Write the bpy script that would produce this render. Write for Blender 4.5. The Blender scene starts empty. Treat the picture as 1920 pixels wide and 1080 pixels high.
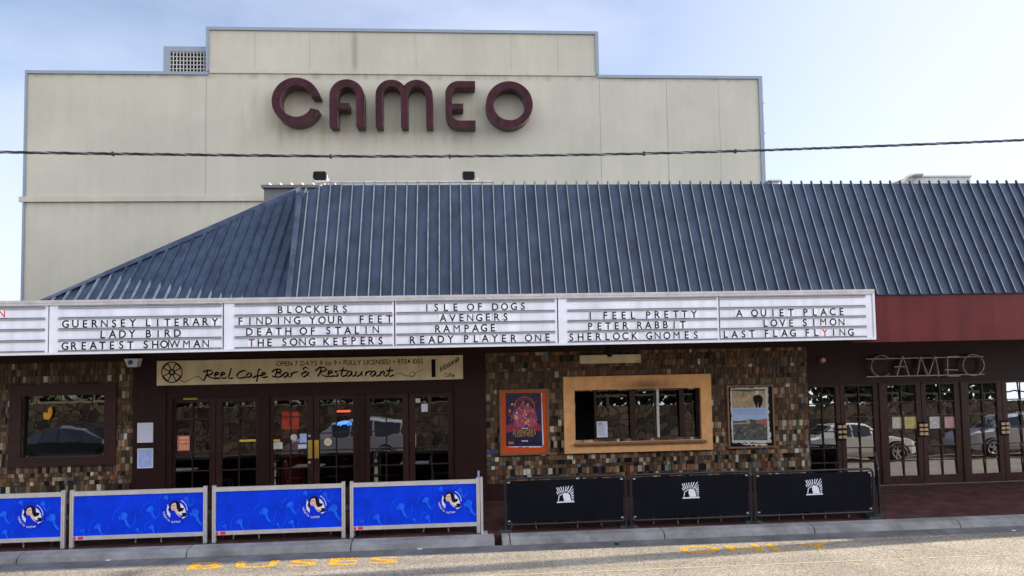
import bpy, bmesh, math, random
from mathutils import Vector, Matrix
random.seed(7)
R = math.radians
scn = bpy.context.scene
COL = scn.collection

# ------------------------------------------------------------------ camera, sky, sun, exposure
CP, CY_, CR, F, CZ = R(3.14), R(4.18), R(-0.97), 1400.0, 3.75
FW = Vector((math.sin(CY_)*math.cos(CP), math.cos(CY_)*math.cos(CP), math.sin(CP)))
RT0 = Vector((math.cos(CY_), -math.sin(CY_), 0)); UP0 = RT0.cross(FW)
RT = RT0*math.cos(CR) + UP0*math.sin(CR); UP = -RT0*math.sin(CR) + UP0*math.cos(CR)
cd = bpy.data.cameras.new('camera'); cam = bpy.data.objects.new('camera', cd); COL.objects.link(cam)
cd.sensor_width = 36.0; cd.lens = F/1920*36.0; cd.clip_end = 5000; cd.clip_start = 0.1
M = Matrix((RT, UP, -FW)).transposed().to_4x4(); M.translation = Vector((0, 0, CZ))
cam.matrix_world = M
scn.camera = cam

SUN_EL = R(21.0)
SX, SY = 0.9970, 0.0775
SUN = Vector((SX*math.cos(SUN_EL), SY*math.cos(SUN_EL), math.sin(SUN_EL))).normalized()
sl = bpy.data.lights.new('sun', 'SUN'); sl.energy = 4.2; sl.angle = R(0.45); sl.color = (1.0, 0.87, 0.68)
so = bpy.data.objects.new('sun', sl); COL.objects.link(so)
so.rotation_euler = SUN.to_track_quat('Z', 'Y').to_euler(); so.location = (30, 5, 30)

W = bpy.data.worlds.new('World'); scn.world = W; W.use_nodes = True
wn, wl = W.node_tree.nodes, W.node_tree.links
wn.clear()
out = wn.new('ShaderNodeOutputWorld'); bg = wn.new('ShaderNodeBackground'); bg.inputs['Strength'].default_value = 0.07
sky = wn.new('ShaderNodeTexSky'); sky.sky_type = 'NISHITA'; sky.sun_disc = False
sky.sun_elevation = SUN_EL; sky.sun_rotation = math.atan2(SX, SY); sky.dust_density = 1.0; sky.air_density = 1.0; sky.ozone_density = 1.5
tc = wn.new('ShaderNodeTexCoord'); mp = wn.new('ShaderNodeMapping'); mp.inputs['Scale'].default_value = (1.2, 1.2, 3.0); mp.inputs['Location'].default_value = (0.35, 0.1, 0.2)
nz = wn.new('ShaderNodeTexNoise'); nz.inputs['Scale'].default_value = 1.6; nz.inputs['Detail'].default_value = 7; nz.inputs['Roughness'].default_value = 0.52
rmp = wn.new('ShaderNodeValToRGB'); rmp.color_ramp.elements[0].position = 0.36; rmp.color_ramp.elements[1].position = 0.66
rmp.color_ramp.elements[0].color = (0.12, 0.12, 0.12, 1); rmp.color_ramp.elements[1].color = (0.62, 0.62, 0.62, 1)
mx = wn.new('ShaderNodeMix'); mx.data_type = 'RGBA'
# added fill: unseen cloud on the street side brightened to lift the shaded front
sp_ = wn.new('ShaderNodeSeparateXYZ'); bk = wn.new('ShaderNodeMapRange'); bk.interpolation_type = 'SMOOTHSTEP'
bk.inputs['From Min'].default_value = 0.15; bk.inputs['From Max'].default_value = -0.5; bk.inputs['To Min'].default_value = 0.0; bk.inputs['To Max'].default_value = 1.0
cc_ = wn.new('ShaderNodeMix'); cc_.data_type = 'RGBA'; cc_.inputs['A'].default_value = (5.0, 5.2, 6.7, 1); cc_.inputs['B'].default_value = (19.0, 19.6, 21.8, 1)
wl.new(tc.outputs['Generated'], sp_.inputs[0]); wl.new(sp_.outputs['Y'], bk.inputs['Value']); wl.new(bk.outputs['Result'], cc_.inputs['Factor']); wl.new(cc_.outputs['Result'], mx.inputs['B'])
wl.new(tc.outputs['Generated'], mp.inputs['Vector']); wl.new(mp.outputs['Vector'], nz.inputs['Vector'])
wl.new(nz.outputs['Fac'], rmp.inputs['Fac']); 
hz_ = wn.new('ShaderNodeMapRange'); hz_.interpolation_type = 'SMOOTHSTEP'; hz_.inputs['From Min'].default_value = -0.15; hz_.inputs['From Max'].default_value = 0.75; hz_.inputs['To Max'].default_value = 0.85
ad_ = wn.new('ShaderNodeMath'); ad_.operation = 'MAXIMUM'; wl.new(rmp.outputs['Color'], ad_.inputs[0]); wl.new(hz_.outputs['Result'], ad_.inputs[1]); wl.new(ad_.outputs[0], mx.inputs['Factor']); wl.new(sp_.outputs['X'], hz_.inputs['Value'])
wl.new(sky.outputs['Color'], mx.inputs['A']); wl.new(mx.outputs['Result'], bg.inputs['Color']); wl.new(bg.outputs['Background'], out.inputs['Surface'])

scn.view_settings.view_transform = 'Standard'; scn.view_settings.look = 'None'
scn.view_settings.exposure = 1.55; scn.view_settings.gamma = 1.0
scn.render.engine = 'CYCLES'
scn.cycles.max_bounces = 8; scn.cycles.transparent_max_bounces = 8

def ray(px, py): return FW + RT*((px-960)/F) - UP*((py-540)/F)
def at(px, py, Y):
    d = ray(px, py); return d*(Y/d.y) + Vector((0, 0, CZ))
def gnd(px, py, z):
    d = ray(px, py); return d*((z-CZ)/d.z) + Vector((0, 0, CZ))

# ------------------------------------------------------------------ materials
def mat(name, col, rough=0.6, metal=0.0, var=0.12, scale=6.0, bump=0.0, bscale=60.0, spec=0.5, streak=0.0, attr=None, coat=0.0):
    m = bpy.data.materials.new(name); m.use_nodes = True
    nt = m.node_tree; n, l = nt.nodes, nt.links; b = n['Principled BSDF']
    b.inputs['Roughness'].default_value = rough; b.inputs['Metallic'].default_value = metal
    b.inputs['Specular IOR Level'].default_value = spec; b.inputs['Coat Weight'].default_value = coat
    co = n.new('ShaderNodeTexCoord')
    src = None
    if attr:
        a = n.new('ShaderNodeAttribute'); a.attribute_name = attr; src = a.outputs['Color']
    if var > 0:
        t = n.new('ShaderNodeTexNoise'); t.inputs['Scale'].default_value = scale; t.inputs['Detail'].default_value = 8; t.inputs['Roughness'].default_value = 0.62
        l.new(co.outputs['Object'], t.inputs['Vector'])
        mr = n.new('ShaderNodeMapRange'); mr.inputs['From Min'].default_value = 0.3; mr.inputs['From Max'].default_value = 0.7
        mr.inputs['To Min'].default_value = 1-var; mr.inputs['To Max'].default_value = 1+var
        l.new(t.outputs['Fac'], mr.inputs['Value'])
        val = mr.outputs['Result']
        if streak > 0:
            mp2 = n.new('ShaderNodeMapping'); mp2.inputs['Scale'].default_value = (5.0, 5.0, 0.35)
            t2 = n.new('ShaderNodeTexNoise'); t2.inputs['Scale'].default_value = 1.0; t2.inputs['Detail'].default_value = 6
            l.new(co.outputs['Object'], mp2.inputs['Vector']); l.new(mp2.outputs['Vector'], t2.inputs['Vector'])
            m2 = n.new('ShaderNodeMapRange'); m2.inputs['From Min'].default_value = 0.35; m2.inputs['From Max'].default_value = 0.7
            m2.inputs['To Min'].default_value = 1+streak*0.3; m2.inputs['To Max'].default_value = 1-streak
            l.new(t2.outputs['Fac'], m2.inputs['Value'])
            mu = n.new('ShaderNodeMath'); mu.operation = 'MULTIPLY'; l.new(val, mu.inputs[0]); l.new(m2.outputs['Result'], mu.inputs[1]); val = mu.outputs[0]
        vm = n.new('ShaderNodeVectorMath'); vm.operation = 'SCALE'
        if src: l.new(src, vm.inputs[0])
        else: vm.inputs[0].default_value = col[:3]
        l.new(val, vm.inputs['Scale']); l.new(vm.outputs['Vector'], b.inputs['Base Color'])
    elif src: l.new(src, b.inputs['Base Color'])
    else: b.inputs['Base Color'].default_value = (*col[:3], 1)
    if bump > 0:
        t3 = n.new('ShaderNodeTexNoise'); t3.inputs['Scale'].default_value = bscale; t3.inputs['Detail'].default_value = 5
        l.new(co.outputs['Object'], t3.inputs['Vector'])
        bp = n.new('ShaderNodeBump'); bp.inputs['Strength'].default_value = bump; bp.inputs['Distance'].default_value = 0.02
        l.new(t3.outputs['Fac'], bp.inputs['Height']); l.new(bp.outputs['Normal'], b.inputs['Normal'])
    return m

def glass_mat(name, refl, tint=(0.55, 0.57, 0.58), wave=0.009):
    m = bpy.data.materials.new(name); m.use_nodes = True
    nt = m.node_tree; n, l = nt.nodes, nt.links; n.clear()
    o = n.new('ShaderNodeOutputMaterial'); mi = n.new('ShaderNodeMixShader'); tr = n.new('ShaderNodeBsdfTransparent'); gl = n.new('ShaderNodeBsdfGlossy')
    tr.inputs['Color'].default_value = (*tint, 1); gl.inputs['Roughness'].default_value = 0.0; gl.inputs['Color'].default_value = (0.95, 0.97, 1, 1)
    co = n.new('ShaderNodeTexCoord'); t = n.new('ShaderNodeTexNoise'); t.inputs['Scale'].default_value = 2.2; t.inputs['Detail'].default_value = 1.5
    l.new(co.outputs['Object'], t.inputs['Vector'])
    bp = n.new('ShaderNodeBump'); bp.inputs['Strength'].default_value = wave; bp.inputs['Distance'].default_value = 0.15
    l.new(t.outputs['Fac'], bp.inputs['Height']); l.new(bp.outputs['Normal'], gl.inputs['Normal'])
    mi.inputs['Fac'].default_value = refl
    l.new(tr.outputs[0], mi.inputs[1]); l.new(gl.outputs[0], mi.inputs[2]); l.new(mi.outputs[0], o.inputs['Surface'])
    return m

MT = {}
MT['wall'] = None
MT['flash'] = mat('blue grey flashing', (0.22, 0.25, 0.30), 0.55, 0.1, 0.06)
MT['joint'] = mat('joint sealant', (0.30, 0.28, 0.24), 0.9, 0, 0.2)
MT['maroon'] = mat('maroon sign metal', (0.048, 0.0125, 0.018), 0.6, 0.0, 0.40, 4.0, streak=0.40, spec=0.15)
MT['maroon_side'] = mat('maroon return metal weathered', (0.15, 0.10, 0.095), 0.7, 0.0, 0.45, 5.0, streak=0.3, spec=0.2)
MT['roof'] = mat('slate blue steel sheet', (0.038, 0.056, 0.092), 0.6, 0.0, 0.25, 2.2, streak=0.32, bump=0.10, bscale=9, spec=0.28)
MT['rib'] = mat('slate blue steel rib', (0.042, 0.060, 0.098), 0.6, 0.0, 0.50, 4.0, spec=0.2)
MT['red'] = mat('red fascia paint', (0.115, 0.019, 0.019), 0.5, 0, 0.16, 1.4, streak=0.22, spec=0.2)
MT['brown'] = mat('brown paint', (0.026, 0.0085, 0.0075), 0.5, 0, 0.25, 8.0, bump=0.05, spec=0.22)
MT['brown2'] = mat('brown window frame paint', (0.046, 0.019, 0.015), 0.5, 0, 0.2, 8.0, spec=0.25)
MT['doorwood'] = mat('dark stained timber', (0.042, 0.017, 0.013), 0.4, 0, 0.32, 9.0, streak=0.25, spec=0.3)
MT['tile'] = mat('glazed mosaic tile', (0.1, 0.1, 0.1), 0.32, 0, 0.30, 35.0, attr='tile_colour', bump=0.15, bscale=50, spec=0.3)
MT['grout'] = mat('dark grout', (0.030, 0.024, 0.020), 0.9, 0, 0.2)
MT['panel'] = mat('white light panel', (0.80, 0.79, 0.85), 0.4, 0, 0.07, 1.5, streak=0.14)
MT['plate'] = mat('pale letter plate', (0.86, 0.85, 0.88), 0.3, 0, 0.05)
MT['trim'] = mat('weathered pale trim', (0.52, 0.48, 0.46), 0.5, 0.1, 0.18, 5.0)
MT['track'] = mat('grey letter track', (0.33, 0.33, 0.36), 0.45, 0.3, 0.1)
MT['trackdark'] = mat('track groove', (0.06, 0.06, 0.07), 0.8, 0, 0.1)
MT['black'] = mat('black letter plastic', (0.006, 0.006, 0.008), 0.5, 0, 0.1, spec=0.15)
MT['redletter'] = mat('red letter plastic', (0.62, 0.03, 0.02), 0.4, 0, 0.1)
MT['darkredletter'] = mat('dark red letter', (0.20, 0.03, 0.03), 0.4, 0, 0.1)
MT['cream'] = mat('cream sign board', (0.80, 0.66, 0.42), 0.55, 0, 0.10, 3.0, streak=0.14, spec=0.2)
MT['ink'] = mat('sign paint dark', (0.010, 0.005, 0.005), 0.6, 0, 0.1, spec=0.1)
MT['alu'] = mat('brushed aluminium', (0.62, 0.61, 0.62), 0.38, 0.55, 0.10, 8.0)
MT['white'] = mat('white paint', (0.72, 0.72, 0.74), 0.45, 0, 0.06)
MT['orange'] = mat('orange paint frame', (0.78, 0.40, 0.165), 0.5, 0, 0.14, 5.0, streak=0.12, spec=0.25)
MT['posterorange'] = mat('poster board orange', (0.66, 0.085, 0.018), 0.6, 0, 0.10, spec=0.15)
MT['wood'] = mat('brown timber frame', (0.24, 0.12, 0.06), 0.45, 0, 0.2, 12.0)
MT['gold'] = mat('polished brass', (0.80, 0.52, 0.10), 0.28, 0.6, 0.12)
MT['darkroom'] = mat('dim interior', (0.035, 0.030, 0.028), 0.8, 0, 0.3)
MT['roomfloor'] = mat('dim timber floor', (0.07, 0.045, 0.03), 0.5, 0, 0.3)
MT['glass'] = glass_mat('door glass', 0.21)
MT['glass3'] = glass_mat('entrance glass', 0.30)
MT['glass2'] = glass_mat('window glass', 0.27, wave=0.007)
MT['carglass'] = mat('car glass', (0.015, 0.018, 0.022), 0.04, 0, 0, spec=1.0)
MT['rubber'] = mat('black rubber', (0.016, 0.016, 0.017), 0.75, 0, 0.2)
MT['blacktube'] = mat('black powder coat', (0.008, 0.009, 0.016), 0.35, 0.1, 0.1)
MT['blackbanner'] = mat('black banner cloth', (0.0035, 0.0040, 0.0075), 0.8, 0, 0.35, 2.5, bump=0.12, bscale=8, spec=0.12)
MT['emblemwhite'] = mat('white print', (0.70, 0.70, 0.78), 0.6, 0, 0.05)
MT['blue'] = mat('blue banner cloth', (0.002, 0.042, 0.68), 0.65, 0, 0.24, 2.5, bump=0.15, bscale=4, spec=0.10)
MT['blueghost'] = mat('light blue print', (0.012, 0.125, 0.88), 0.6, 0, 0.3, 8.0, spec=0.10)
MT['bluedark'] = mat('dark blue print', (0.002, 0.028, 0.60), 0.6, 0, 0.05, spec=0.12)
MT['skin'] = mat('skin print', (0.72, 0.50, 0.42), 0.6, 0, 0.05)
MT['lip'] = mat('red print', (0.50, 0.05, 0.07), 0.6, 0, 0.05)
MT['tagred'] = mat('red tag print', (0.62, 0.03, 0.08), 0.5, 0, 0.05)
MT['pink'] = mat('pink flyer', (0.75, 0.16, 0.22), 0.6, 0, 0.35, 30.0)
MT['yellow'] = mat('yellow print', (0.75, 0.55, 0.08), 0.5, 0, 0.15)
MT['yellowpaint'] = mat('yellow road paint', (0.62, 0.34, 0.035), 0.85, 0, 0.45, 22.0, spec=0.2)
_m = MT['yellowpaint']; _n, _l = _m.node_tree.nodes, _m.node_tree.links        # paint worn through to the stones
_c = _n.new('ShaderNodeTexCoord'); _t = _n.new('ShaderNodeTexNoise'); _t.inputs['Scale'].default_value = 26; _t.inputs['Detail'].default_value = 6; _l.new(_c.outputs['Object'], _t.inputs['Vector'])
_r = _n.new('ShaderNodeMapRange'); _r.inputs['From Min'].default_value = 0.40; _r.inputs['From Max'].default_value = 0.50; _r.inputs['To Min'].default_value = 0.25; _l.new(_t.outputs['Fac'], _r.inputs['Value']); _l.new(_r.outputs['Result'], _n['Principled BSDF'].inputs['Alpha'])
MT['paper'] = mat('printed paper', (0.60, 0.57, 0.50), 0.7, 0, 0.25, 25.0)
MT['paperwhite'] = mat('white paper', (0.68, 0.68, 0.78), 0.6, 0, 0.06)
MT['paperblue'] = mat('blue paper notice', (0.42, 0.50, 0.85), 0.35, 0, 0.20, 14.0)
MT['bluelens'] = mat('blue lens', (0.03, 0.16, 0.55), 0.1, 0, 0.05)
MT['metalgrey'] = mat('galvanised grey', (0.36, 0.36, 0.36), 0.5, 0.3, 0.15, 6.0)
MT['acgrey'] = mat('painted plant metal', (0.46, 0.45, 0.42), 0.6, 0.0, 0.12, 5.0, streak=0.1)
MT['parapet'] = mat('grey rendered parapet', (0.13, 0.125, 0.13), 0.85, 0, 0.15, 4.0)
MT['cable'] = mat('black cable sheath', (0.020, 0.020, 0.028), 0.6, 0, 0.4, 3.0)
MT['cablelight'] = mat('dull aluminium strand', (0.16, 0.16, 0.17), 0.5, 0.3, 0.4, 3.0)
MT['stooltimber'] = mat('orange timber leg', (0.55, 0.19, 0.07), 0.5, 0, 0.15)
MT['darkmetal'] = mat('dark chair metal', (0.05, 0.05, 0.055), 0.35, 0.5, 0.1)
MT['lightmetal'] = mat('pale chair metal', (0.55, 0.53, 0.48), 0.35, 0.4, 0.1)
MT['foliage'] = mat('foliage', (0.045, 0.075, 0.025), 0.7, 0, 0.5, 3.0)
MT['bark'] = mat('bark', (0.10, 0.075, 0.05), 0.9, 0, 0.3, 8.0, bump=0.5)
MT['timberpole'] = mat('weathered pole timber', (0.16, 0.12, 0.09), 0.9, 0, 0.3, 5.0, streak=0.3)

def stone_mat():
    m = mat('rubble stone', (0.2, 0.2, 0.2), 0.9, 0, 0)
    n, l = m.node_tree.nodes, m.node_tree.links; b = n['Principled BSDF']
    co = n.new('ShaderNodeTexCoord'); tw_ = n.new('ShaderNodeTexNoise'); tw_.inputs['Scale'].default_value = 1.1; tw_.inputs['Detail'].default_value = 5; l.new(co.outputs['Object'], tw_.inputs['Vector'])
    ww_ = n.new('ShaderNodeVectorMath'); ww_.operation = 'MULTIPLY_ADD'; ww_.inputs[1].default_value = (0.9, 0.9, 0.9); l.new(tw_.outputs['Color'], ww_.inputs[0]); l.new(co.outputs['Object'], ww_.inputs[2])
    v = n.new('ShaderNodeTexVoronoi'); v.inputs['Scale'].default_value = 3.2
    v2 = n.new('ShaderNodeTexVoronoi'); v2.inputs['Scale'].default_value = 3.2; v2.feature = 'DISTANCE_TO_EDGE'
    l.new(ww_.outputs[0], v.inputs['Vector']); l.new(ww_.outputs[0], v2.inputs['Vector'])
    r = n.new('ShaderNodeValToRGB'); r.color_ramp.elements[0].color = (0.035, 0.028, 0.02, 1); r.color_ramp.elements[1].color = (0.24, 0.17, 0.105, 1)
    s = n.new('ShaderNodeSeparateColor'); l.new(v.outputs['Color'], s.inputs[0]); l.new(s.outputs[0], r.inputs['Fac'])
    e = n.new('ShaderNodeMapRange'); e.inputs['From Max'].default_value = 0.07; e.inputs['To Min'].default_value = 0.2
    l.new(v2.outputs['Distance'], e.inputs['Value'])
    vm = n.new('ShaderNodeVectorMath'); vm.operation = 'SCALE'; l.new(r.outputs['Color'], vm.inputs[0]); l.new(e.outputs['Result'], vm.inputs['Scale'])
    l.new(vm.outputs['Vector'], b.inputs['Base Color'])
    bp = n.new('ShaderNodeBump'); bp.inputs['Distance'].default_value = 0.12; l.new(e.outputs['Result'], bp.inputs['Height']); l.new(bp.outputs['Normal'], b.inputs['Normal'])
    return m
MT['stone'] = stone_mat()

def hall_wall_mat():
    m = mat('rendered cream wall', (0.440, 0.408, 0.325), 0.85, 0, 0.12, 0.35, streak=0.035, bump=0.35, bscale=40)
    n, l = m.node_tree.nodes, m.node_tree.links; b = n['Principled BSDF']
    base = b.inputs['Base Color'].links[0].from_socket
    co = n.new('ShaderNodeTexCoord'); sx = n.new('ShaderNodeSeparateXYZ'); l.new(co.outputs['Object'], sx.inputs[0])
    def band(sock, lo, hi, soft):
        a = n.new('ShaderNodeMapRange'); a.interpolation_type = 'SMOOTHSTEP'; a.inputs['From Min'].default_value = lo-soft; a.inputs['From Max'].default_value = lo+soft; l.new(sock, a.inputs['Value'])
        c = n.new('ShaderNodeMapRange'); c.interpolation_type = 'SMOOTHSTEP'; c.inputs['From Min'].default_value = hi-soft; c.inputs['From Max'].default_value = hi+soft; c.inputs['To Min'].default_value = 1; c.inputs['To Max'].default_value = 0; l.new(sock, c.inputs['Value'])
        mu = n.new('ShaderNodeMath'); mu.operation = 'MULTIPLY'; l.new(a.outputs[0], mu.inputs[0]); l.new(c.outputs[0], mu.inputs[1]); return mu.outputs[0]
    def mul(*s):
        o = s[0]
        for k in s[1:]:
            mu = n.new('ShaderNodeMath'); mu.operation = 'MULTIPLY'; l.new(o, mu.inputs[0])
            if isinstance(k, float): mu.inputs[1].default_value = k
            else: l.new(k, mu.inputs[1])
            o = mu.outputs[0]
        return o
    def mixcol(a, fac, col):
        q = n.new('ShaderNodeMix'); q.data_type = 'RGBA'; l.new(a, q.inputs['A']); q.inputs['B'].default_value = (*col, 1); l.new(fac, q.inputs['Factor']); return q.outputs['Result']
    mp2 = n.new('ShaderNodeMapping'); mp2.inputs['Scale'].default_value = (3.0, 3.0, 0.5); l.new(co.outputs['Object'], mp2.inputs['Vector'])
    t = n.new('ShaderNodeTexNoise'); t.inputs['Scale'].default_value = 1.3; t.inputs['Detail'].default_value = 6; l.new(mp2.outputs[0], t.inputs['Vector'])
    st = n.new('ShaderNodeMapRange'); st.inputs['From Min'].default_value = 0.42; st.inputs['From Max'].default_value = 0.72; l.new(t.outputs['Fac'], st.inputs['Value'])
    # rust wash round and below the big letters, one dark streak under the parapet, grime under ledges
    c1 = mixcol(base, mul(band(sx.outputs['X'], -4.9, 2.3, 0.5), band(sx.outputs['Z'], 9.15, 10.9, 0.35), st.outputs[0], 0.48), (0.34, 0.25, 0.12))
    c2 = mixcol(c1, mul(band(sx.outputs['X'], -1.62, -1.48, 0.09), band(sx.outputs['Z'], 11.5, 12.62, 0.25), 0.55), (0.16, 0.14, 0.11))
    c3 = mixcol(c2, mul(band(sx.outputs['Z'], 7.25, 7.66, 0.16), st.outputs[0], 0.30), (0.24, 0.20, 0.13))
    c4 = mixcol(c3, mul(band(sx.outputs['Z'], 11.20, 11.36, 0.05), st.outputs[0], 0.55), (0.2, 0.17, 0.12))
    c5 = mixcol(c4, mul(band(sx.outputs['Z'], 12.2, 12.65, 0.12), st.outputs[0], 0.25), (0.28, 0.25, 0.19))
    l.new(c5, b.inputs['Base Color'])
    return m
MT['wall'] = hall_wall_mat()

def asphalt_mat():
    m = mat('chip seal asphalt', (0.2, 0.18, 0.15), 0.92, 0, 0)
    n, l = m.node_tree.nodes, m.node_tree.links; b = n['Principled BSDF']
    co = n.new('ShaderNodeTexCoord')
    v = n.new('ShaderNodeTexVoronoi'); v.inputs['Scale'].default_value = 60; l.new(co.outputs['Object'], v.inputs['Vector'])
    s = n.new('ShaderNodeSeparateColor'); l.new(v.outputs['Color'], s.inputs[0])
    r = n.new('ShaderNodeValToRGB'); e = r.color_ramp.elements
    e[0].color = (0.13, 0.115, 0.095, 1); e[1].color = (0.41, 0.365, 0.30, 1); e[0].position = 0.05; e[1].position = 0.95
    k = e.new(0.45); k.color = (0.26, 0.232, 0.19, 1)
    l.new(s.outputs[0], r.inputs['Fac'])
    t = n.new('ShaderNodeTexNoise'); t.inputs['Scale'].default_value = 0.7; t.inputs['Detail'].default_value = 6; l.new(co.outputs['Object'], t.inputs['Vector'])
    mr = n.new('ShaderNodeMapRange'); mr.inputs['From Min'].default_value = 0.3; mr.inputs['From Max'].default_value = 0.7; mr.inputs['To Min'].default_value = 0.82; mr.inputs['To Max'].default_value = 1.15; l.new(t.outputs['Fac'], mr.inputs['Value'])
    vm = n.new('ShaderNodeVectorMath'); vm.operation = 'SCALE'; l.new(r.outputs['Color'], vm.inputs[0]); 
    # long tyre polish bands, tar patches and a few cracks
    mq = n.new('ShaderNodeMapping'); mq.inputs['Scale'].default_value = (0.05, 1.3, 1.0); l.new(co.outputs['Object'], mq.inputs['Vector'])
    tq = n.new('ShaderNodeTexNoise'); tq.inputs['Scale'].default_value = 1.4; tq.inputs['Detail'].default_value = 4; l.new(mq.outputs[0], tq.inputs['Vector'])
    rq = n.new('ShaderNodeMapRange'); rq.inputs['From Min'].default_value = 0.35; rq.inputs['From Max'].default_value = 0.65; rq.inputs['To Min'].default_value = 0.76; rq.inputs['To Max'].default_value = 1.14; l.new(tq.outputs['Fac'], rq.inputs['Value'])
    vc = n.new('ShaderNodeTexVoronoi'); vc.feature = 'DISTANCE_TO_EDGE'; vc.inputs['Scale'].default_value = 0.33; l.new(t.outputs['Color'], vc.inputs['Vector'])
    wv = n.new('ShaderNodeVectorMath'); wv.operation = 'ADD'; l.new(co.outputs['Object'], wv.inputs[0]); l.new(t.outputs['Color'], wv.inputs[1]); l.new(wv.outputs[0], vc.inputs['Vector'])
    rc = n.new('ShaderNodeMapRange'); rc.inputs['From Min'].default_value = 0.002; rc.inputs['From Max'].default_value = 0.007; rc.inputs['To Min'].default_value = 0.74; l.new(vc.outputs['Distance'], rc.inputs['Value'])
    m1 = n.new('ShaderNodeMath'); m1.operation = 'MULTIPLY'; l.new(mr.outputs['Result'], m1.inputs[0]); l.new(rq.outputs['Result'], m1.inputs[1])
    m2_ = n.new('ShaderNodeMath'); m2_.operation = 'MULTIPLY'; l.new(m1.outputs[0], m2_.inputs[0]); l.new(rc.outputs['Result'], m2_.inputs[1])
    l.new(m2_.outputs[0], vm.inputs['Scale']); l.new(vm.outputs['Vector'], b.inputs['Base Color'])
    bp = n.new('ShaderNodeBump'); bp.inputs['Strength'].default_value = 0.45; bp.inputs['Distance'].default_value = 0.010; l.new(v.outputs['Distance'], bp.inputs['Height']); bp.invert = True; l.new(bp.outputs['Normal'], b.inputs['Normal'])
    return m
MT['asphalt'] = asphalt_mat()
MT['concrete'] = mat('kerb concrete', (0.215, 0.21, 0.205), 0.9, 0, 0.38, 2.2, bump=0.5, bscale=30)
MT['gutter'] = mat('gutter concrete', (0.115, 0.114, 0.116), 0.9, 0, 0.40, 2.5, bump=0.4, bscale=40)

def paver_mat():
    m = mat('red brick pavers', (0.2, 0.1, 0.08), 0.9, 0, 0, spec=0.15)
    n, l = m.node_tree.nodes, m.node_tree.links; b = n['Principled BSDF']
    co = n.new('ShaderNodeTexCoord'); br = n.new('ShaderNodeTexBrick'); br.inputs['Scale'].default_value = 1.0
    br.inputs['Brick Width'].default_value = 0.24; br.inputs['Row Height'].default_value = 0.12; br.inputs['Mortar Size'].default_value = 0.006
    br.inputs['Color1'].default_value = (0.085, 0.033, 0.028, 1); br.inputs['Color2'].default_value = (0.052, 0.024, 0.023, 1); br.inputs['Mortar'].default_value = (0.03, 0.022, 0.02, 1)
    l.new(co.outputs['Object'], br.inputs['Vector'])
    t = n.new('ShaderNodeTexNoise'); t.inputs['Scale'].default_value = 2.5; t.inputs['Detail'].default_value = 7; l.new(co.outputs['Object'], t.inputs['Vector'])
    mr = n.new('ShaderNodeMapRange'); mr.inputs['From Min'].default_value = 0.3; mr.inputs['From Max'].default_value = 0.7; mr.inputs['To Min'].default_value = 0.65; mr.inputs['To Max'].default_value = 1.3; l.new(t.outputs['Fac'], mr.inputs['Value'])
    vm = n.new('ShaderNodeVectorMath'); vm.operation = 'SCALE'; l.new(br.outputs['Color'], vm.inputs[0]); l.new(mr.outputs['Result'], vm.inputs['Scale']); l.new(vm.outputs['Vector'], b.inputs['Base Color'])
    return m
MT['paver'] = paver_mat()

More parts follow.
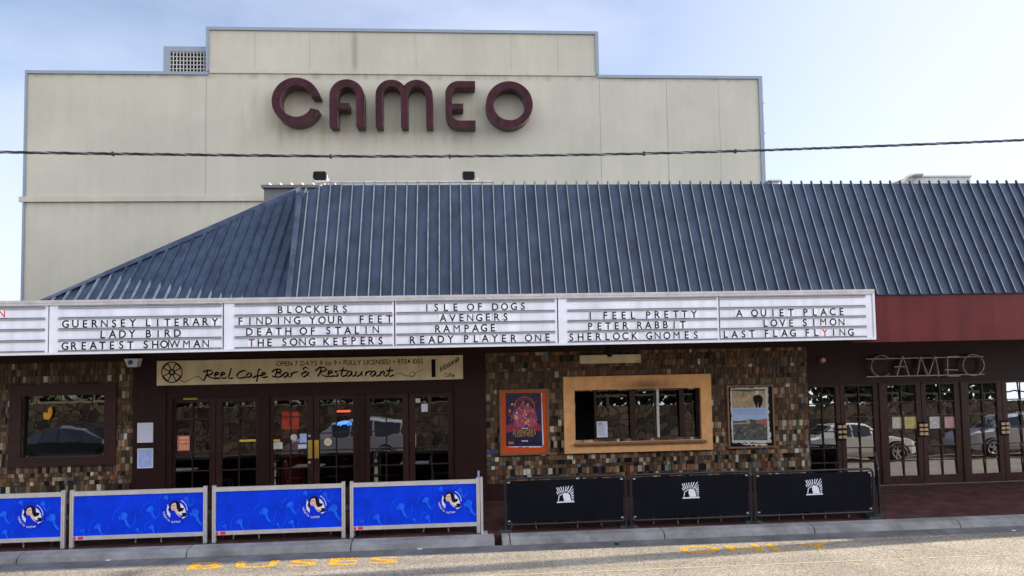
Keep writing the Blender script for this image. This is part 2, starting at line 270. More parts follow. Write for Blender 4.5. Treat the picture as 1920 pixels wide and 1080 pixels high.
# ------------------------------------------------------------------ mesh helpers
WL = {}      # world offset of every parent
class MB:
    def __init__(s): s.v = []; s.f = []; s.m = []; s.c = []
    def face(s, pts, m=0, col=None):
        b = len(s.v); s.v += [tuple(p) for p in pts]; s.f.append(tuple(range(b, b+len(pts)))); s.m.append(m); s.c.append(col)
    def mesh(s, vs, fs, m=0):
        b = len(s.v); s.v += [tuple(p) for p in vs]
        for f in fs: s.f.append(tuple(b+i for i in f)); s.m.append(m); s.c.append(None)
    def box(s, x0, x1, y0, y1, z0, z1, m=0, col=None):
        b = len(s.v)
        s.v += [(x0,y0,z0),(x1,y0,z0),(x1,y1,z0),(x0,y1,z0),(x0,y0,z1),(x1,y0,z1),(x1,y1,z1),(x0,y1,z1)]
        for f in ((0,3,2,1),(4,5,6,7),(0,1,5,4),(1,2,6,5),(2,3,7,6),(3,0,4,7)):
            s.f.append(tuple(b+i for i in f)); s.m.append(m); s.c.append(col)
    def hexa(s, p, m=0):       # p: 8 points ordered like box
        b = len(s.v); s.v += [tuple(q) for q in p]
        for f in ((0,3,2,1),(4,5,6,7),(0,1,5,4),(1,2,6,5),(2,3,7,6),(3,0,4,7)):
            s.f.append(tuple(b+i for i in f)); s.m.append(m); s.c.append(None)
    def tube(s, path, r, n=8, m=0, closed=False):
        P = [Vector(p) for p in path]; b = len(s.v); K = len(P)
        rr = r if isinstance(r, (list, tuple)) else [r]*K
        prev = None
        for i, p in enumerate(P):
            if closed: d = P[(i+1) % K] - P[i-1]
            else: d = P[min(i+1, K-1)] - P[max(i-1, 0)]
            d.normalize()
            if prev is None:
                a = Vector((0,0,1)) if abs(d.z) < 0.9 else Vector((1,0,0)); u = d.cross(a).normalized()
            else: u = (prev - d*prev.dot(d)).normalized()
            prev = u; w = d.cross(u)
            for k in range(n):
                t = 2*math.pi*k/n; s.v.append(tuple(p + (u*math.cos(t) + w*math.sin(t))*rr[i]))
        for i in range(K if closed else K-1):
            j = (i+1) % K
            for k in range(n):
                s.f.append((b+i*n+k, b+i*n+(k+1) % n, b+j*n+(k+1) % n, b+j*n+k)); s.m.append(m); s.c.append(None)
        if not closed:
            s.f.append(tuple(b+k for k in range(n))[::-1]); s.m.append(m); s.c.append(None)
            s.f.append(tuple(b+(K-1)*n+k for k in range(n))); s.m.append(m); s.c.append(None)
    def lathe(s, prof, c, axis='z', n=20, m=0):       # prof: (radius, height)
        b = len(s.v); c = Vector(c)
        for (r, h) in prof:
            for k in range(n):
                t = 2*math.pi*k/n; a, d = r*math.cos(t), r*math.sin(t)
                s.v.append(tuple(c + (Vector((a, d, h)) if axis == 'z' else Vector((a, h, d)) if axis == 'y' else Vector((h, a, d)))))
        for i in range(len(prof)-1):
            for k in range(n):
                s.f.append((b+i*n+k, b+i*n+(k+1) % n, b+(i+1)*n+(k+1) % n, b+(i+1)*n+k)); s.m.append(m); s.c.append(None)
        s.f.append(tuple(b+k for k in range(n))[::-1]); s.m.append(m); s.c.append(None)
        e = b+(len(prof)-1)*n; s.f.append(tuple(e+k for k in range(n))); s.m.append(m); s.c.append(None)
    def build(s, name, mats, parent=None, smooth=False, bevel=0.0):
        if not isinstance(mats, (list, tuple)): mats = [mats]
        me = bpy.data.meshes.new(name)
        if parent is not None: off = WL[parent.name]
        else:
            xs = [p[0] for p in s.v]; ys = [p[1] for p in s.v]; zs = [p[2] for p in s.v]
            off = Vector(((min(xs)+max(xs))/2, (min(ys)+max(ys))/2, min(zs)))
        me.from_pydata([(p[0]-off.x, p[1]-off.y, p[2]-off.z) for p in s.v], [], s.f)
        for mm in mats: me.materials.append(mm)
        me.polygons.foreach_set('material_index', s.m)
        if any(c is not None for c in s.c):
            a = me.attributes.new('tile_colour', 'FLOAT_COLOR', 'CORNER'); buf = []
            for f, c in zip(s.f, s.c):
                c = c or (0.1, 0.1, 0.1)
                for _ in f: buf += [c[0], c[1], c[2], 1.0]
            a.data.foreach_set('color', buf)
        if smooth: me.polygons.foreach_set('use_smooth', [True]*len(me.polygons))
        me.update()
        bm = bmesh.new(); bm.from_mesh(me); bmesh.ops.recalc_face_normals(bm, faces=bm.faces) if not getattr(s, 'keep', False) else None
        bm.to_mesh(me); bm.free()
        o = bpy.data.objects.new(name, me); COL.objects.link(o)
        if parent is not None: o.parent = parent; WL[o.name] = off.copy()
        else: o.location = off; WL[o.name] = off.copy()
        if smooth and hasattr(me, 'set_sharp_from_angle'): me.set_sharp_from_angle(angle=R(40))
        if bevel:
            b = o.modifiers.new('bevel', 'BEVEL'); b.width = bevel; b.segments = 2; b.limit_method = 'ANGLE'
        return o

def thing(name, label, cat, loc=(0,0,0), group=None):
    o = bpy.data.objects.new(name, None); COL.objects.link(o); o.location = loc; o.empty_display_size = 0.2
    o['label'] = label; o['category'] = cat
    if group: o['group'] = group
    WL[o.name] = Vector(loc); return o
def tag(o, label, cat, group=None):
    o['label'] = label; o['category'] = cat
    if group: o['group'] = group
    return o
def struct(o, kind='structure'): o['kind'] = kind; return o
def kids(o): return [c for c in bpy.data.objects if c.parent == o]
def copy_tree(o, parent=None):
    c = o.copy(); COL.objects.link(c)
    if parent is not None: c.parent = parent
    WL[c.name] = WL[o.name].copy()
    for ch in kids(o): copy_tree(ch, c)
    return c

# filled 2-D outlines and letters (curve fill turned into mesh data)
def curve_mesh(cu):
    ob = bpy.data.objects.new('tmp', cu); COL.objects.link(ob)
    dg = bpy.context.evaluated_depsgraph_get(); dg.update()
    me = bpy.data.meshes.new_from_object(ob.evaluated_get(dg))
    vs = [v.co.copy() for v in me.vertices]; fs = [tuple(p.vertices) for p in me.polygons]
    bpy.data.objects.remove(ob); bpy.data.meshes.remove(me); bpy.data.curves.remove(cu)
    return vs, fs
def fill2d(loops, ext=0.0):
    cu = bpy.data.curves.new('tmp', 'CURVE'); cu.dimensions = '2D'; cu.fill_mode = 'BOTH'; cu.extrude = ext
    for lp in loops:
        sp = cu.splines.new('POLY'); sp.points.add(len(lp)-1)
        for i, p in enumerate(lp): sp.points[i].co = (p[0], p[1], 0, 1)
        sp.use_cyclic_u = True
    return curve_mesh(cu)
GL = {}
def glyph(ch, ext=0.0, off=0.0):
    k = (ch, ext, off)
    if k not in GL:
        cu = bpy.data.curves.new('tmp', 'FONT'); cu.body = ch; cu.size = 1.0; cu.offset = off; cu.extrude = ext; cu.resolution_u = 4; cu.fill_mode = 'BOTH'
        GL[k] = curve_mesh(cu)
    return GL[k]
_h = glyph('H'); CAP = max(v.y for v in _h[0])
def gw(ch):
    v = glyph(ch)[0]
    return (min(p.x for p in v), max(p.x for p in v)) if v else (0, 0.3)
def put_line(mb, text, o, u, w, h, width=None, sp=0.12, m=0, n=None, xs=1.0, off=0.0):
    """text from point o along unit u, up w, cap height h; width fits it"""
    adv = []; x = 0
    for ch in text:
        if ch == ' ': adv.append(None); x += 0.34; continue
        a, b = gw(ch); adv.append(x - a); x += (b-a) + sp
    tot = (x-sp)*h/CAP; k = (width/tot if width else xs)
    o, u, w = Vector(o), Vector(u), Vector(w)
    for ch, ax in zip(text, adv):
        if ax is None: continue
        vs, fs = glyph(ch, 0.0, 0.0 if ch in 'MW&' else off)
        mb.mesh([o + u*((v.x+ax)*h/CAP*k) + w*(v.y*h/CAP) for v in vs], fs, m)
def catmull(P, n=8):
    P = [Vector((p[0], p[1])) for p in P]; o = []
    for i in range(len(P)-1):
        a, b, c, d = P[max(i-1, 0)], P[i], P[i+1], P[min(i+2, len(P)-1)]
        for k in range(n):
            t = k/n; o.append(0.5*((2*b) + (c-a)*t + (2*a-5*b+4*c-d)*t*t + (3*b-a-3*c+d)*t**3))
    return o + [P[-1]]
def ribbon(mb, P, wide, mapf, thin=0.3, nib=R(-38), m=0, smooth=True):
    Q = catmull(P) if smooth else [Vector((p[0], p[1])) for p in P]
    nv = Vector((math.cos(nib), math.sin(nib))); L = []; Rr = []
    for i, p in enumerate(Q):
        d = (Q[min(i+1, len(Q)-1)] - Q[max(i-1, 0)])
        if d.length < 1e-6: d = Vector((1, 0))
        d.normalize(); pn = Vector((-d.y, d.x)); k = nv.dot(pn)
        w = wide*(thin + (1-thin)*abs(k)); L.append(p + pn*w/2); Rr.append(p - pn*w/2)
    for i in range(len(Q)-1): mb.face([mapf(L[i]), mapf(Rr[i]), mapf(Rr[i+1]), mapf(L[i+1])], m)
def arc(cx, cz, r, a0, a1, n=24): return [(cx + r*math.cos(R(a0+(a1-a0)*i/n)), cz + r*math.sin(R(a0+(a1-a0)*i/n))) for i in range(n+1)]

# ------------------------------------------------------------------ ground
ZR = -0.13
mb = MB(); mb.box(-900, 900, -900, 900, -0.6, -0.30); struct(mb.build('ground', mat('dry ground', (0.12, 0.10, 0.06), 0.95, 0, 0.3)))
mb = MB(); mb.box(-160, 160, 3.2, 13.24, -0.28, ZR); struct(mb.build('road', MT['asphalt']))
mb = MB()
x = -60.0; edges = [-60]
js = [gnd(p, 1010, 0).x for p in (98, 421, 734, 1030, 1322, 1605, 1886)]
st = (js[-1]-js[0])/6
while edges[-1] < 60: edges.append(edges[-1]+st)
sh = js[0] - min(edges, key=lambda e: abs(e-js[0])); edges = [e+sh for e in edges]
drain = gnd(935, 1012, 0).x
GAP = 0.02
def kerb_piece(a, b):
    P = [(13.58, -0.2), (13.58, ZR+0.02), (13.62, -0.03), (13.68, 0.0), (13.92, 0.004), (13.92, -0.2)]
    for i in range(len(P)-1): mb.face([(a, *P[i]), (b, *P[i]), (b, *P[i+1]), (a, *P[i+1])])
    mb.face([(a, *p) for p in P]); mb.face([(b, *p) for p in P][::-1])
for a, b in zip(edges[:-1], edges[1:]):
    if a < drain < b: kerb_piece(a, drain-0.07); kerb_piece(drain+0.07, b-GAP)
    else: kerb_piece(a, b-GAP)
struct(mb.build('kerb', MT['concrete']))
mb = MB(); mb.face([(-60, 13.25, ZR-0.002), (60, 13.25, ZR-0.002), (60, 13.60, ZR+0.012), (-60, 13.60, ZR+0.012)]); mb.face([(-60, 13.25, ZR-0.002), (60, 13.25, ZR-0.002), (60, 13.25, -0.28), (-60, 13.25, -0.28)]); struct(mb.build('gutter', MT['gutter']))
mb = MB(); mb.face([(-60, 13.9, -0.004), (60, 13.9, -0.004), (60, 16.9, 0.09), (-60, 16.9, 0.09)]); mb.face([(-60, 13.9, -0.004), (60, 13.9, -0.004), (60, 13.9, -0.3), (-60, 13.9, -0.3)]); struct(mb.build('pavement', MT['paver']))
def PZ(y): return -0.004 + (y-13.9)*0.0313
# road markings
mb = MB()
for word, px0, px1, y0, y1, sk in (('BUSES', 350, 742, (1068, 1055.5), (1056, 1044.5), 0), ('ONLY', 1283, 1570, (1037.5, 1029.5), (1024.5, 1018), 0)):
    a0 = gnd(px0, y0[0], ZR+0.004); a1 = gnd(px1, y0[1], ZR+0.004); t0 = gnd(px0, y1[0], ZR+0.004)
    wd = (a1-a0).length; hh = abs(t0.y-a0.y); u = (a1-a0).normalized()
    put_line(mb, word, a0, u, Vector((0, 1, 0)), hh, wd, sp=0.20, off=0.02)
struct(mb.build('road_lettering', MT['yellowpaint']))
mb = MB(); mb.face([(-60, 11.98, ZR+0.004), (60, 11.98, ZR+0.004), (60, 12.02, ZR+0.004), (-60, 12.02, ZR+0.004)]); struct(mb.build('road_edge_line', mat('faded road line', (0.40, 0.35, 0.24), 0.9, 0, 0.4, 12.0)))

# ------------------------------------------------------------------ big hall behind
HY = 22.0
hall = thing('cinema_building', 'tall windowless cream rendered hall with stepped parapet behind the blue roof', 'building', (-1.4, HY, 0))
XL, XA, XB, XR = -12.25, -7.21, 4.33, 9.40
ZL, ZC = 11.36, 12.70
prof = [(XL, 0), (XR, 0), (XR, ZL), (XB, ZL), (XB, ZC), (XA, ZC), (XA, ZL), (XL, ZL)]
mb = MB(); n = len(prof)
mb.face([(p[0], HY, p[1]) for p in prof]); mb.face([(p[0], HY+18, p[1]) for p in prof][::-1])
for i in range(n):
    a, b = prof[i], prof[(i+1) % n]; mb.face([(a[0], HY, a[1]), (b[0], HY, b[1]), (b[0], HY+18, b[1]), (a[0], HY+18, a[1])])
def jl(px, ya, yb, w=0.016):
    X = at(px, (ya+yb)/2, HY).x; za = at(px, ya, HY).z; zb = at(px, yb, HY).z
    mb.box(X-w/2, X+w/2, HY-0.004, HY+0.02, min(za, zb), max(za, zb), 1)
for px, ya, yb in ((478, 61, 130), (581, 61, 131), (780, 66, 133), (958, 66, 134), (1046, 66, 136), (386, 141, 366), (1126, 150, 345), (1252, 152, 345), (1350, 152, 345)):
    jl(px, ya, yb, 0.018 if px in (386, 1126, 1252) else 0.010)
mb.build('wall', [MT['wall'], MT['joint']], hall)
mb = MB(); f = 0.045
for a, b, z in ((XL, XA, ZL), (XB, XR, ZL), (XA, XB, ZC)):
    mb.box(a-0.03, b+0.03, HY-f, HY+0.3, z-0.06, z+0.03)
mb.box(XL-0.03, XL+0.03, HY-f, HY+0.05, 0, ZL-0.06); mb.box(XR-0.09, XR+0.03, HY-f, HY+0.05, 0, ZL-0.06)
mb.box(XA-0.03, XA+0.06, HY-f, HY+0.05, ZL+0.04, ZC-0.06); mb.box(XB-0.07, XB+0.03, HY-f, HY+0.05, ZL+0.04, ZC-0.06)
mb.build('parapet_flashing', MT['flash'], hall)
mb = MB()
zt, zb = at(100, 369, HY).z, at(100, 379, HY).z
mb.box(XL-0.12, -4.0, HY-0.07, HY-0.001, zb, zt)
mb.build('ledge', MT['wall'], hall)
mb = MB(); zt = at(600, 131, HY).z; zb = at(600, 139, HY).z
mb.box(XA+0.08, XB-0.08, HY-0.035, HY-0.001, zb, zt); xs = [XA+0.08+1.55*k for k in range(1, 8)]
for xx in xs: mb.box(xx, xx+0.012, HY-0.038, HY-0.03, zb, zt, 1)
mb.build('ledge', [MT['wall'], MT['joint']], hall)
for (xa, ya, xb, yb) in ((1426, 203, 1434, 219), (1428, 258, 1437, 284)):
    a, b = at(xa, ya, HY+1.0), at(xb, yb, HY+1.0)
    mb = MB(); mb.hexa([(XR+0.001, HY+0.6, b.z), (XR+0.12, HY+0.6, b.z), (XR+0.12, HY+0.9, b.z), (XR+0.001, HY+0.9, b.z), (XR+0.001, HY+0.5, a.z), (XR+0.26, HY+0.5, a.z), (XR+0.26, HY+1.0, a.z), (XR+0.001, HY+1.0, a.z)])
    mb.box(XR+0.001, XR+0.30, HY+0.48, HY+1.02, a.z, a.z+0.05)
    mb.build('rain_head', MT['acgrey'], hall)

# plant box with grille at the left step
a, b = at(306, 88, HY+0.1), at(386, 141, HY+0.1)
vent = thing('rooftop_vent', 'pale boxed rooftop vent with dark square grille beside the parapet step', 'vent', ((a.x+XA)/2, HY+1, ZL+0.05))
mb = MB(); g0, g1 = at(318, 96, HY+0.1), at(384, 137, HY+0.1)
x1 = XA-0.04
mb.box(a.x, x1, HY+0.12, HY+2, a.z-0.03, a.z+0.03); mb.box(a.x, g0.x, HY+0.12, HY+0.5, ZL+0.05, a.z-0.03); mb.box(g0.x, x1, HY+0.12, HY+0.5, g0.z, a.z-0.03); mb.box(a.x, a.x+0.05, HY+0.5, HY+2, ZL+0.05, a.z-0.03); mb.box(a.x, x1, HY+1.9, HY+2, ZL+0.05, a.z-0.03)
mb.build('casing', MT['flash'], vent)
mb = MB(); mb.box(g0.x, x1, HY+0.42, HY+0.46, ZL+0.05, g0.z); mb.build('backing', MT['black'], vent)
mb = MB()
for i in range(12):
    xx = g0.x + (x1-g0.x)*i/11; mb.box(xx-0.012, xx+0.012, HY+0.13, HY+0.155, ZL+0.05, g0.z)
for i in range(6):
    zz = ZL+0.06 + (g0.z-ZL-0.08)*i/5; mb.box(g0.x, x1, HY+0.155, HY+0.175, zz-0.012, zz+0.012)
mb.build('grille', MT['acgrey'], vent)

# ------------------------------------------------------------------ big CAMEO letters
LF, LB = HY-0.52, HY-0.02
sign = thing('cinema_letter_sign', 'huge maroon rounded block letters reading CAMEO on the cream hall wall', 'sign', (-1.3, HY-0.3, 9.7))
def zx(x, y): p = at(440+x/3, 40+y/3, LF); return (p.x, p.z)
def letter(loops):
    vs, fs = fill2d(loops, (LB-LF)/2)
    mb = MB(); mb.mesh([(v.x, (LF+LB)/2 - v.z*1.0, v.y) for v in vs], fs)
    # front faces maroon, returns weathered
    for i, f_ in enumerate(mb.f):
        ys = [mb.v[k][1] for k in f_]; mb.m[i] = 0 if max(ys) < LF+0.01 else 1
    mb.build('letter', [MT['maroon'], MT['maroon_side']], sign)
S = 44/3/F*LF*1.02     # stroke width in metres
def rad(px): return px/3/F*LF*1.01
c = zx(345, 448); ro = rad(133)
letter([arc(*c, ro, 12, 338, 48)[0:] + arc(*c, ro-S, 338-4, 12+4, 48)])
a0, a1, at_, ab = zx(533, 590), zx(729, 590), zx(631, 325), zx(640, 490)
w = a1[0]-a0[0]; r_ = w/2; cz = at_[1]-r_; zb = a0[1]; cx = (a0[0]+a1[0])/2
bt, bb = zx(560, 458)[1], zx(560, 492)[1]; bx = zx(642, 470)[0]
o = [(a0[0], zb), (a0[0], cz)] + arc(cx, cz, r_, 180, 0, 20)[1:] + [(a1[0], zb), (a1[0]-S, zb)] + arc(cx, cz, r_-S, 0, 180, 20) + [(a0[0]+S, bt), (bx, bt), (bx, bb), (a0[0]+S, bb), (a0[0]+S, zb)]
letter([o])
m0, m1, mt = zx(793, 590), zx(1116, 590), zx(870, 327)
mid = (m0[0]+m1[0])/2; s2 = S*0.86; r_ = (mid+s2/2-m0[0])/2; cz = mt[1]-r_; zb = m0[1]
cA, cB = m0[0]+r_, m1[0]-r_
o = [(m0[0], zb), (m0[0], cz)] + arc(cA, cz, r_, 180, 30, 16)[1:] + arc(cB, cz, r_, 150, 0, 16) + [(m1[0], zb), (m1[0]-s2, zb)] + arc(cB, cz, r_-s2, 0, 180, 18) + [(mid+s2/2, zb), (mid-s2/2, zb)] + arc(cA, cz, r_-s2, 0, 180, 18) + [(m0[0]+s2, zb)]
letter([o])
e0, e1, et = zx(1187, 593), zx(1356, 593), zx(1270, 335)
zt, zb = et[1], e0[1]; X0, X1 = e0[0], e1[0]; q = rad(75); qi = q-S*0.8; hS = S*0.82
bx = zx(1286, 470)[0]; bt, bb = zx(1230, 462)[1], zx(1230, 494)[1]
o = [(X1, zt)] + arc(X0+q, zt-q, q, 90, 180, 8) + arc(X0+q, zb+q, q, 180, 270, 8) + [(X1, zb), (X1, zb+hS)] + arc(X0+q, zb+q, q-hS, 270, 180, 8) + [(X0+hS, bb), (bx, bb), (bx, bt), (X0+hS, bt)] + arc(X0+q, zt-q, q-hS, 180, 90, 8) + [(X1, zt-hS)]
letter([o])
c = zx(1546, 466); ro = rad(133)
letter([arc(*c, ro, 0, 352.5, 47), arc(*c, ro-S*0.93, 0, 352.5, 47)])

# ------------------------------------------------------------------ front building
FY = 16.3
shop = thing('cinema_shopfront', 'low cinema shopfront with blue ribbed steel roof and brown mosaic tile walls', 'building', (0, FY, 0))
# --- roof
EY, EZ = 14.16, 4.30
RY = 15.36; RZ = at(1089, 345.8, RY).z
XF = at(540, 560, EY).x; XE = 34.0
s = Vector((0, RY-EY, RZ-EZ)); SLEN = s.length; sd = s.normalized(); sn = Vector((0, -sd.z, sd.y))
mb = MB()
def slab(P, t):   # roof sheet from a polygon of points, thickness t below
    nrm = (P[1]-P[0]).cross(P[2]-P[0]).normalized()
    if nrm.z < 0: nrm = -nrm
    Q = [p - nrm*t for p in P]
    mb.face(P); mb.face(Q[::-1])
    for i in range(len(P)): mb.face([P[i], P[(i+1) % len(P)], Q[(i+1) % len(P)], Q[i]])
def seam(mb, A, B, nn, h):     # standing seam with one folded edge
    prof_ = [(-0.016, 0), (-0.016, h), (-0.008, h+0.004), (0.005, h-0.010), (0.016, h-0.012), (0.016, 0)]
    P = [A + Vector((u, 0, 0)) + nn*v for u, v in prof_]; Q = [B + Vector((u, 0, 0)) + nn*v for u, v in prof_]
    for i in range(5): mb.face([P[i], P[i+1], Q[i+1], Q[i]], 1)
    mb.face(P, 1); mb.face(Q[::-1], 1)
E0 = Vector((XF, EY, EZ))
slab([E0, Vector((XE, EY, EZ)), Vector((XE, RY, RZ)), Vector((XF+0.45, RY, RZ)), Vector((XF+0.03, RY-0.10, RZ-0.20))], 0.06)
# flat deck behind the ridge up to the hall
mb.box(XF+0.3, XE, RY+0.01, HY-0.06, RZ-0.42, RZ-0.35)
nr = int((XE-XF)/0.2205)
for i in range(nr):
    xx = XF + 0.16 + i*0.2205 + random.uniform(-0.004, 0.004)
    k = SLEN+0.055; t0 = 0.0
    base = Vector((xx, EY, EZ))
    h = 0.052; wb = 0.020; wt = 0.010
    if i < 2: k = SLEN - 0.18 + i*0.13
    A, B = base, base + sd*k
    seam(mb, A, B, sn, h)
roof = mb.build('steel_roof', [MT['roof'], MT['rib']], shop)
# --- lower pitched hip at the left
C0 = at(60, 578, EY); C0.z = EZ 
T1 = at(556, 357, 17.15)
Pp = (T1.z-EZ)/(T1.y-EY)
F0 = Vector((XF, EY, EZ))
def lowplane(px, py):   # pixel onto the low pitched plane
    d = ray(px, py); c_ = Vector((0, 0, CZ)); t = (EZ - CZ - Pp*EY)/(d.z - Pp*d.y); return c_ + d*t
mb = MB()
FT = Vector((XF+0.0, T1.y, T1.z))
FT = lowplane(562, 355)
slab([C0, F0+Vector((0.05,0,0)), FT], 0.06)
mb.face([C0, FT, Vector((FT.x-0.2, FT.y+2.5, EZ)), Vector((C0.x+1.5, FT.y+2.5, EZ))])
ld = Vector((0, 1, Pp)).normalized(); ln = Vector((0, -ld.z, ld.y))
nl = int((XF-C0.x)/0.205)
ed = FT-C0
for i in range(1, nl):
    xx = C0.x + 0.1 + i*(XF-0.06-C0.x-0.1)/nl
    # length up to the hip line C0->FT
    t = (xx-C0.x)/ed.x; top = C0 + ed*t; L = (top - Vector((xx, EY, EZ))).length - 0.02
    L = min(L, (FT-Vector((FT.x, EY, EZ))).length)
    A = Vector((xx, EY, EZ)); B = A + ld*L; wb, wt, h = 0.018, 0.008, 0.045
    seam(mb, A, B, ln, h)
hip = mb.build('hip_roof', [MT['roof'], MT['rib']], shop)
mb = MB()
e = ed.normalized(); 
A, B = C0, FT
up_ = Vector((0, 0, 0.09)); side = ln*0.06
mb.hexa([A-e*0.02, A-ld*0.0+Vector((0.02,0,0)), B+Vector((0.05,0,-0.12)), B, A+ln*0.05+up_*0.2, A+ln*0.07+Vector((0.12,0,0)), B+ln*0.07+Vector((0.1,0,-0.12)), B+ln*0.05+up_*0.2])
mb.build('hip_flashing', MT['rib'], hip)
# flashing strip where the steep roof starts
mb = MB(); A = E0; B = E0 + sd*(SLEN-0.28); wv = Vector((0.10, 0, 0))
mb.hexa([A-wv*0.5, A+wv*0.5, B+wv*0.5, B-wv*0.5, A-wv*0.5+sn*0.055, A+wv*0.5+sn*0.055, B+wv*0.5+sn*0.055, B-wv*0.5+sn*0.055])
mb.face([A-wv*0.45, B-wv*0.45, FT+Vector((-0.1, 0, 0))])
mb.build('edge_flashing', MT['rib'], roof)
mb = MB(); a, b = at(495, 349, 18.3), at(640, 349, 18.3); zt = a.z; zbm = at(495, 400, 18.3).z-0.3
mb.box(a.x, b.x, 18.3, 18.7, zbm, zt-0.05, 0); mb.box(a.x-0.05, b.x, 18.22, 18.8, zt-0.05, zt+0.02, 0)
for i in range(7): mb.box(a.x+0.12+i*0.26, a.x+0.15+i*0.26, 18.2, 18.85, zt+0.02, zt+0.07, 1)
mb.build('roof_upstand', [MT['parapet'], MT['trim']], shop)
# --- red fascia on the right, eaves trim and soffit
mb = MB(); zt = at(1780, 552.2, 14.2).z; zb = at(1780, 639, 14.2).z
XM = at(1640, 590, 14.1).x
mb.box(XM-0.4, 17.9, 14.20, 14.30, zb, zt); mb.build('fascia', MT['red'], shop)
mb = MB(); mb.box(-20, 17.9, 14.31, 16.9, 3.40, 3.46); mb.build('soffit', MT['brown'], shop)
mb = MB(); mb.box(-20, 17.9, FY-0.10, FY+0.3, at(400, 672, FY-0.1).z, 3.399); mb.build('beam', MT['brown'], shop)
ZBM = at(400, 672, FY-0.1).z
# --- mosaic walls
PAL = [((0.105,0.060,0.034), 20), ((0.075,0.045,0.028), 20), ((0.14,0.085,0.050), 14), ((0.055,0.036,0.026), 14), ((0.19,0.125,0.08), 8), ((0.20,0.10,0.055), 6),
       ((0.085,0.085,0.060), 6), ((0.055,0.075,0.065), 4), ((0.010,0.010,0.011), 9), ((0.30,0.23,0.15), 6), ((0.50,0.45,0.35), 3.2), ((0.10,0.14,0.16), 1.2), ((0.03,0.05,0.25), 0.25), ((0.16,0.12,0.11), 6)]
pcs = [p for p, _ in PAL]; pws = [w for _, w in PAL]
def mosaic(x0, x1, z0, z1, holes, name='mosaic_wall'):
    mb = MB(); z = z0; row = 0
    # grout backing split round the holes
    xs = sorted({x0, x1, *[h[0] for h in holes], *[h[1] for h in holes]}); zs = sorted({z0, z1, *[h[2] for h in holes], *[h[3] for h in holes]})
    for i in range(len(xs)-1):
        for j in range(len(zs)-1):
            mx_, mz = (xs[i]+xs[i+1])/2, (zs[j]+zs[j+1])/2
            if any(h[0] < mx_ < h[1] and h[2] < mz < h[3] for h in holes): continue
            mb.box(xs[i], xs[i+1], FY, FY+0.28, zs[j], zs[j+1], 1)
    while z < z1-0.04:
        hgt = random.choice((0.075, 0.085, 0.095, 0.135, 0.15)); hgt = min(hgt, z1-z)
        x = x0+0.003; pat = random.random() < 0.26; k0 = random.randint(0, 3); tone = random.uniform(0.75, 1.2); i = 0
        while x < x1-0.03:
            w_ = random.choice((0.066, 0.074, 0.082, 0.090, 0.098)); w_ = min(w_, x1-x)
            ca, cb = (x+w_/2, z+hgt/2)
            tx0, tx1 = x, x+w_
            ok = True
            for h in holes:
                if h[0] < ca < h[1] and h[2] < cb < h[3]: ok = False
            if ok:
                c_ = random.choices(pcs, pws)[0] if (z < 1.55 or random.random() < 0.36) else random.choices(pcs[:4], pws[:4])[0]
                if pat and (i+k0) % 3 == 0 and random.random() < (0.5 if z < 1.0 else 0.2): c_ = random.choice(((0.40,0.36,0.28), (0.34,0.30,0.24), (0.013,0.013,0.013)))
                v_ = tone*random.uniform(0.8, 1.6); c_ = (min(0.6, c_[0]*v_), min(0.56, c_[1]*v_*0.95), min(0.5, c_[2]*v_*0.86))
                d = random.uniform(0.004, 0.026); gq = 0.004
                tl = random.uniform(-0.006, 0.006); tk = random.uniform(-0.006, 0.006); d = max(d, 0.008); y = FY-d
                A = [(tx0+gq, y+tl, z+gq), (tx1-gq, y-tl, z+gq), (tx1-gq, y-tk, z+hgt-gq), (tx0+gq, y+tk, z+hgt-gq)]
                B = [(p[0], FY-0.0005, p[2]) for p in A]
                mb.face(A, 0, c_)
                for q_ in range(4): mb.face([A[q_], B[q_], B[(q_+1) % 4], A[(q_+1) % 4]], 0, c_)
            x += w_; i += 1
        z += hgt; row += 1
    return mb.build(name, [MT['tile'], MT['grout']], shop)
def rx(px, py=780): return at(px, py, FY).x
def rz(py, px=960): return at(px, py, FY).z
def rect(px0, py0, px1, py1, Y=None):
    Y = Y or FY
    a = at(px0, (py0+py1)/2, Y).x; b = at(px1, (py0+py1)/2, Y).x; c = at((px0+px1)/2, py1, Y).z; d = at((px0+px1)/2, py0, Y).z
    return a, b, c, d
WIN = rect(42, 741, 198, 856); TW = rect(1077, 729, 1312, 826)
ML0, ML1 = rx(0)-3.2, rx(251); MR0, MR1 = rx(911), rx(1516)
mosaic(ML0, ML1, 0.30, ZBM, [WIN]); 
mosaic(MR0, MR1, 0.42, ZBM, [TW])
for a, b, c in ((ML0, ML1, 0.30), (MR0, MR1, 0.42)): mb = MB(); mb.box(a, b, FY-0.02, FY+0.28, -0.1, c); mb.build('plinth', MT['brown'], shop)
# --- brown columns and door surround
DB0, DB1 = rx(312), rx(852)
mb = MB(); mb.box(ML1, DB0, FY-0.05, FY+0.28, -0.1, ZBM); mb.build('column', MT['brown'], shop)
mb = MB(); mb.box(DB1, MR0, FY-0.05, FY+0.28, -0.1, ZBM); mb.build('column', MT['brown'], shop)
ZDT = rz(741, 580)
mb = MB(); mb.box(DB0, DB1, FY-0.02, FY+0.2, ZDT, ZBM); mb.build('door_head', MT['brown'], shop)
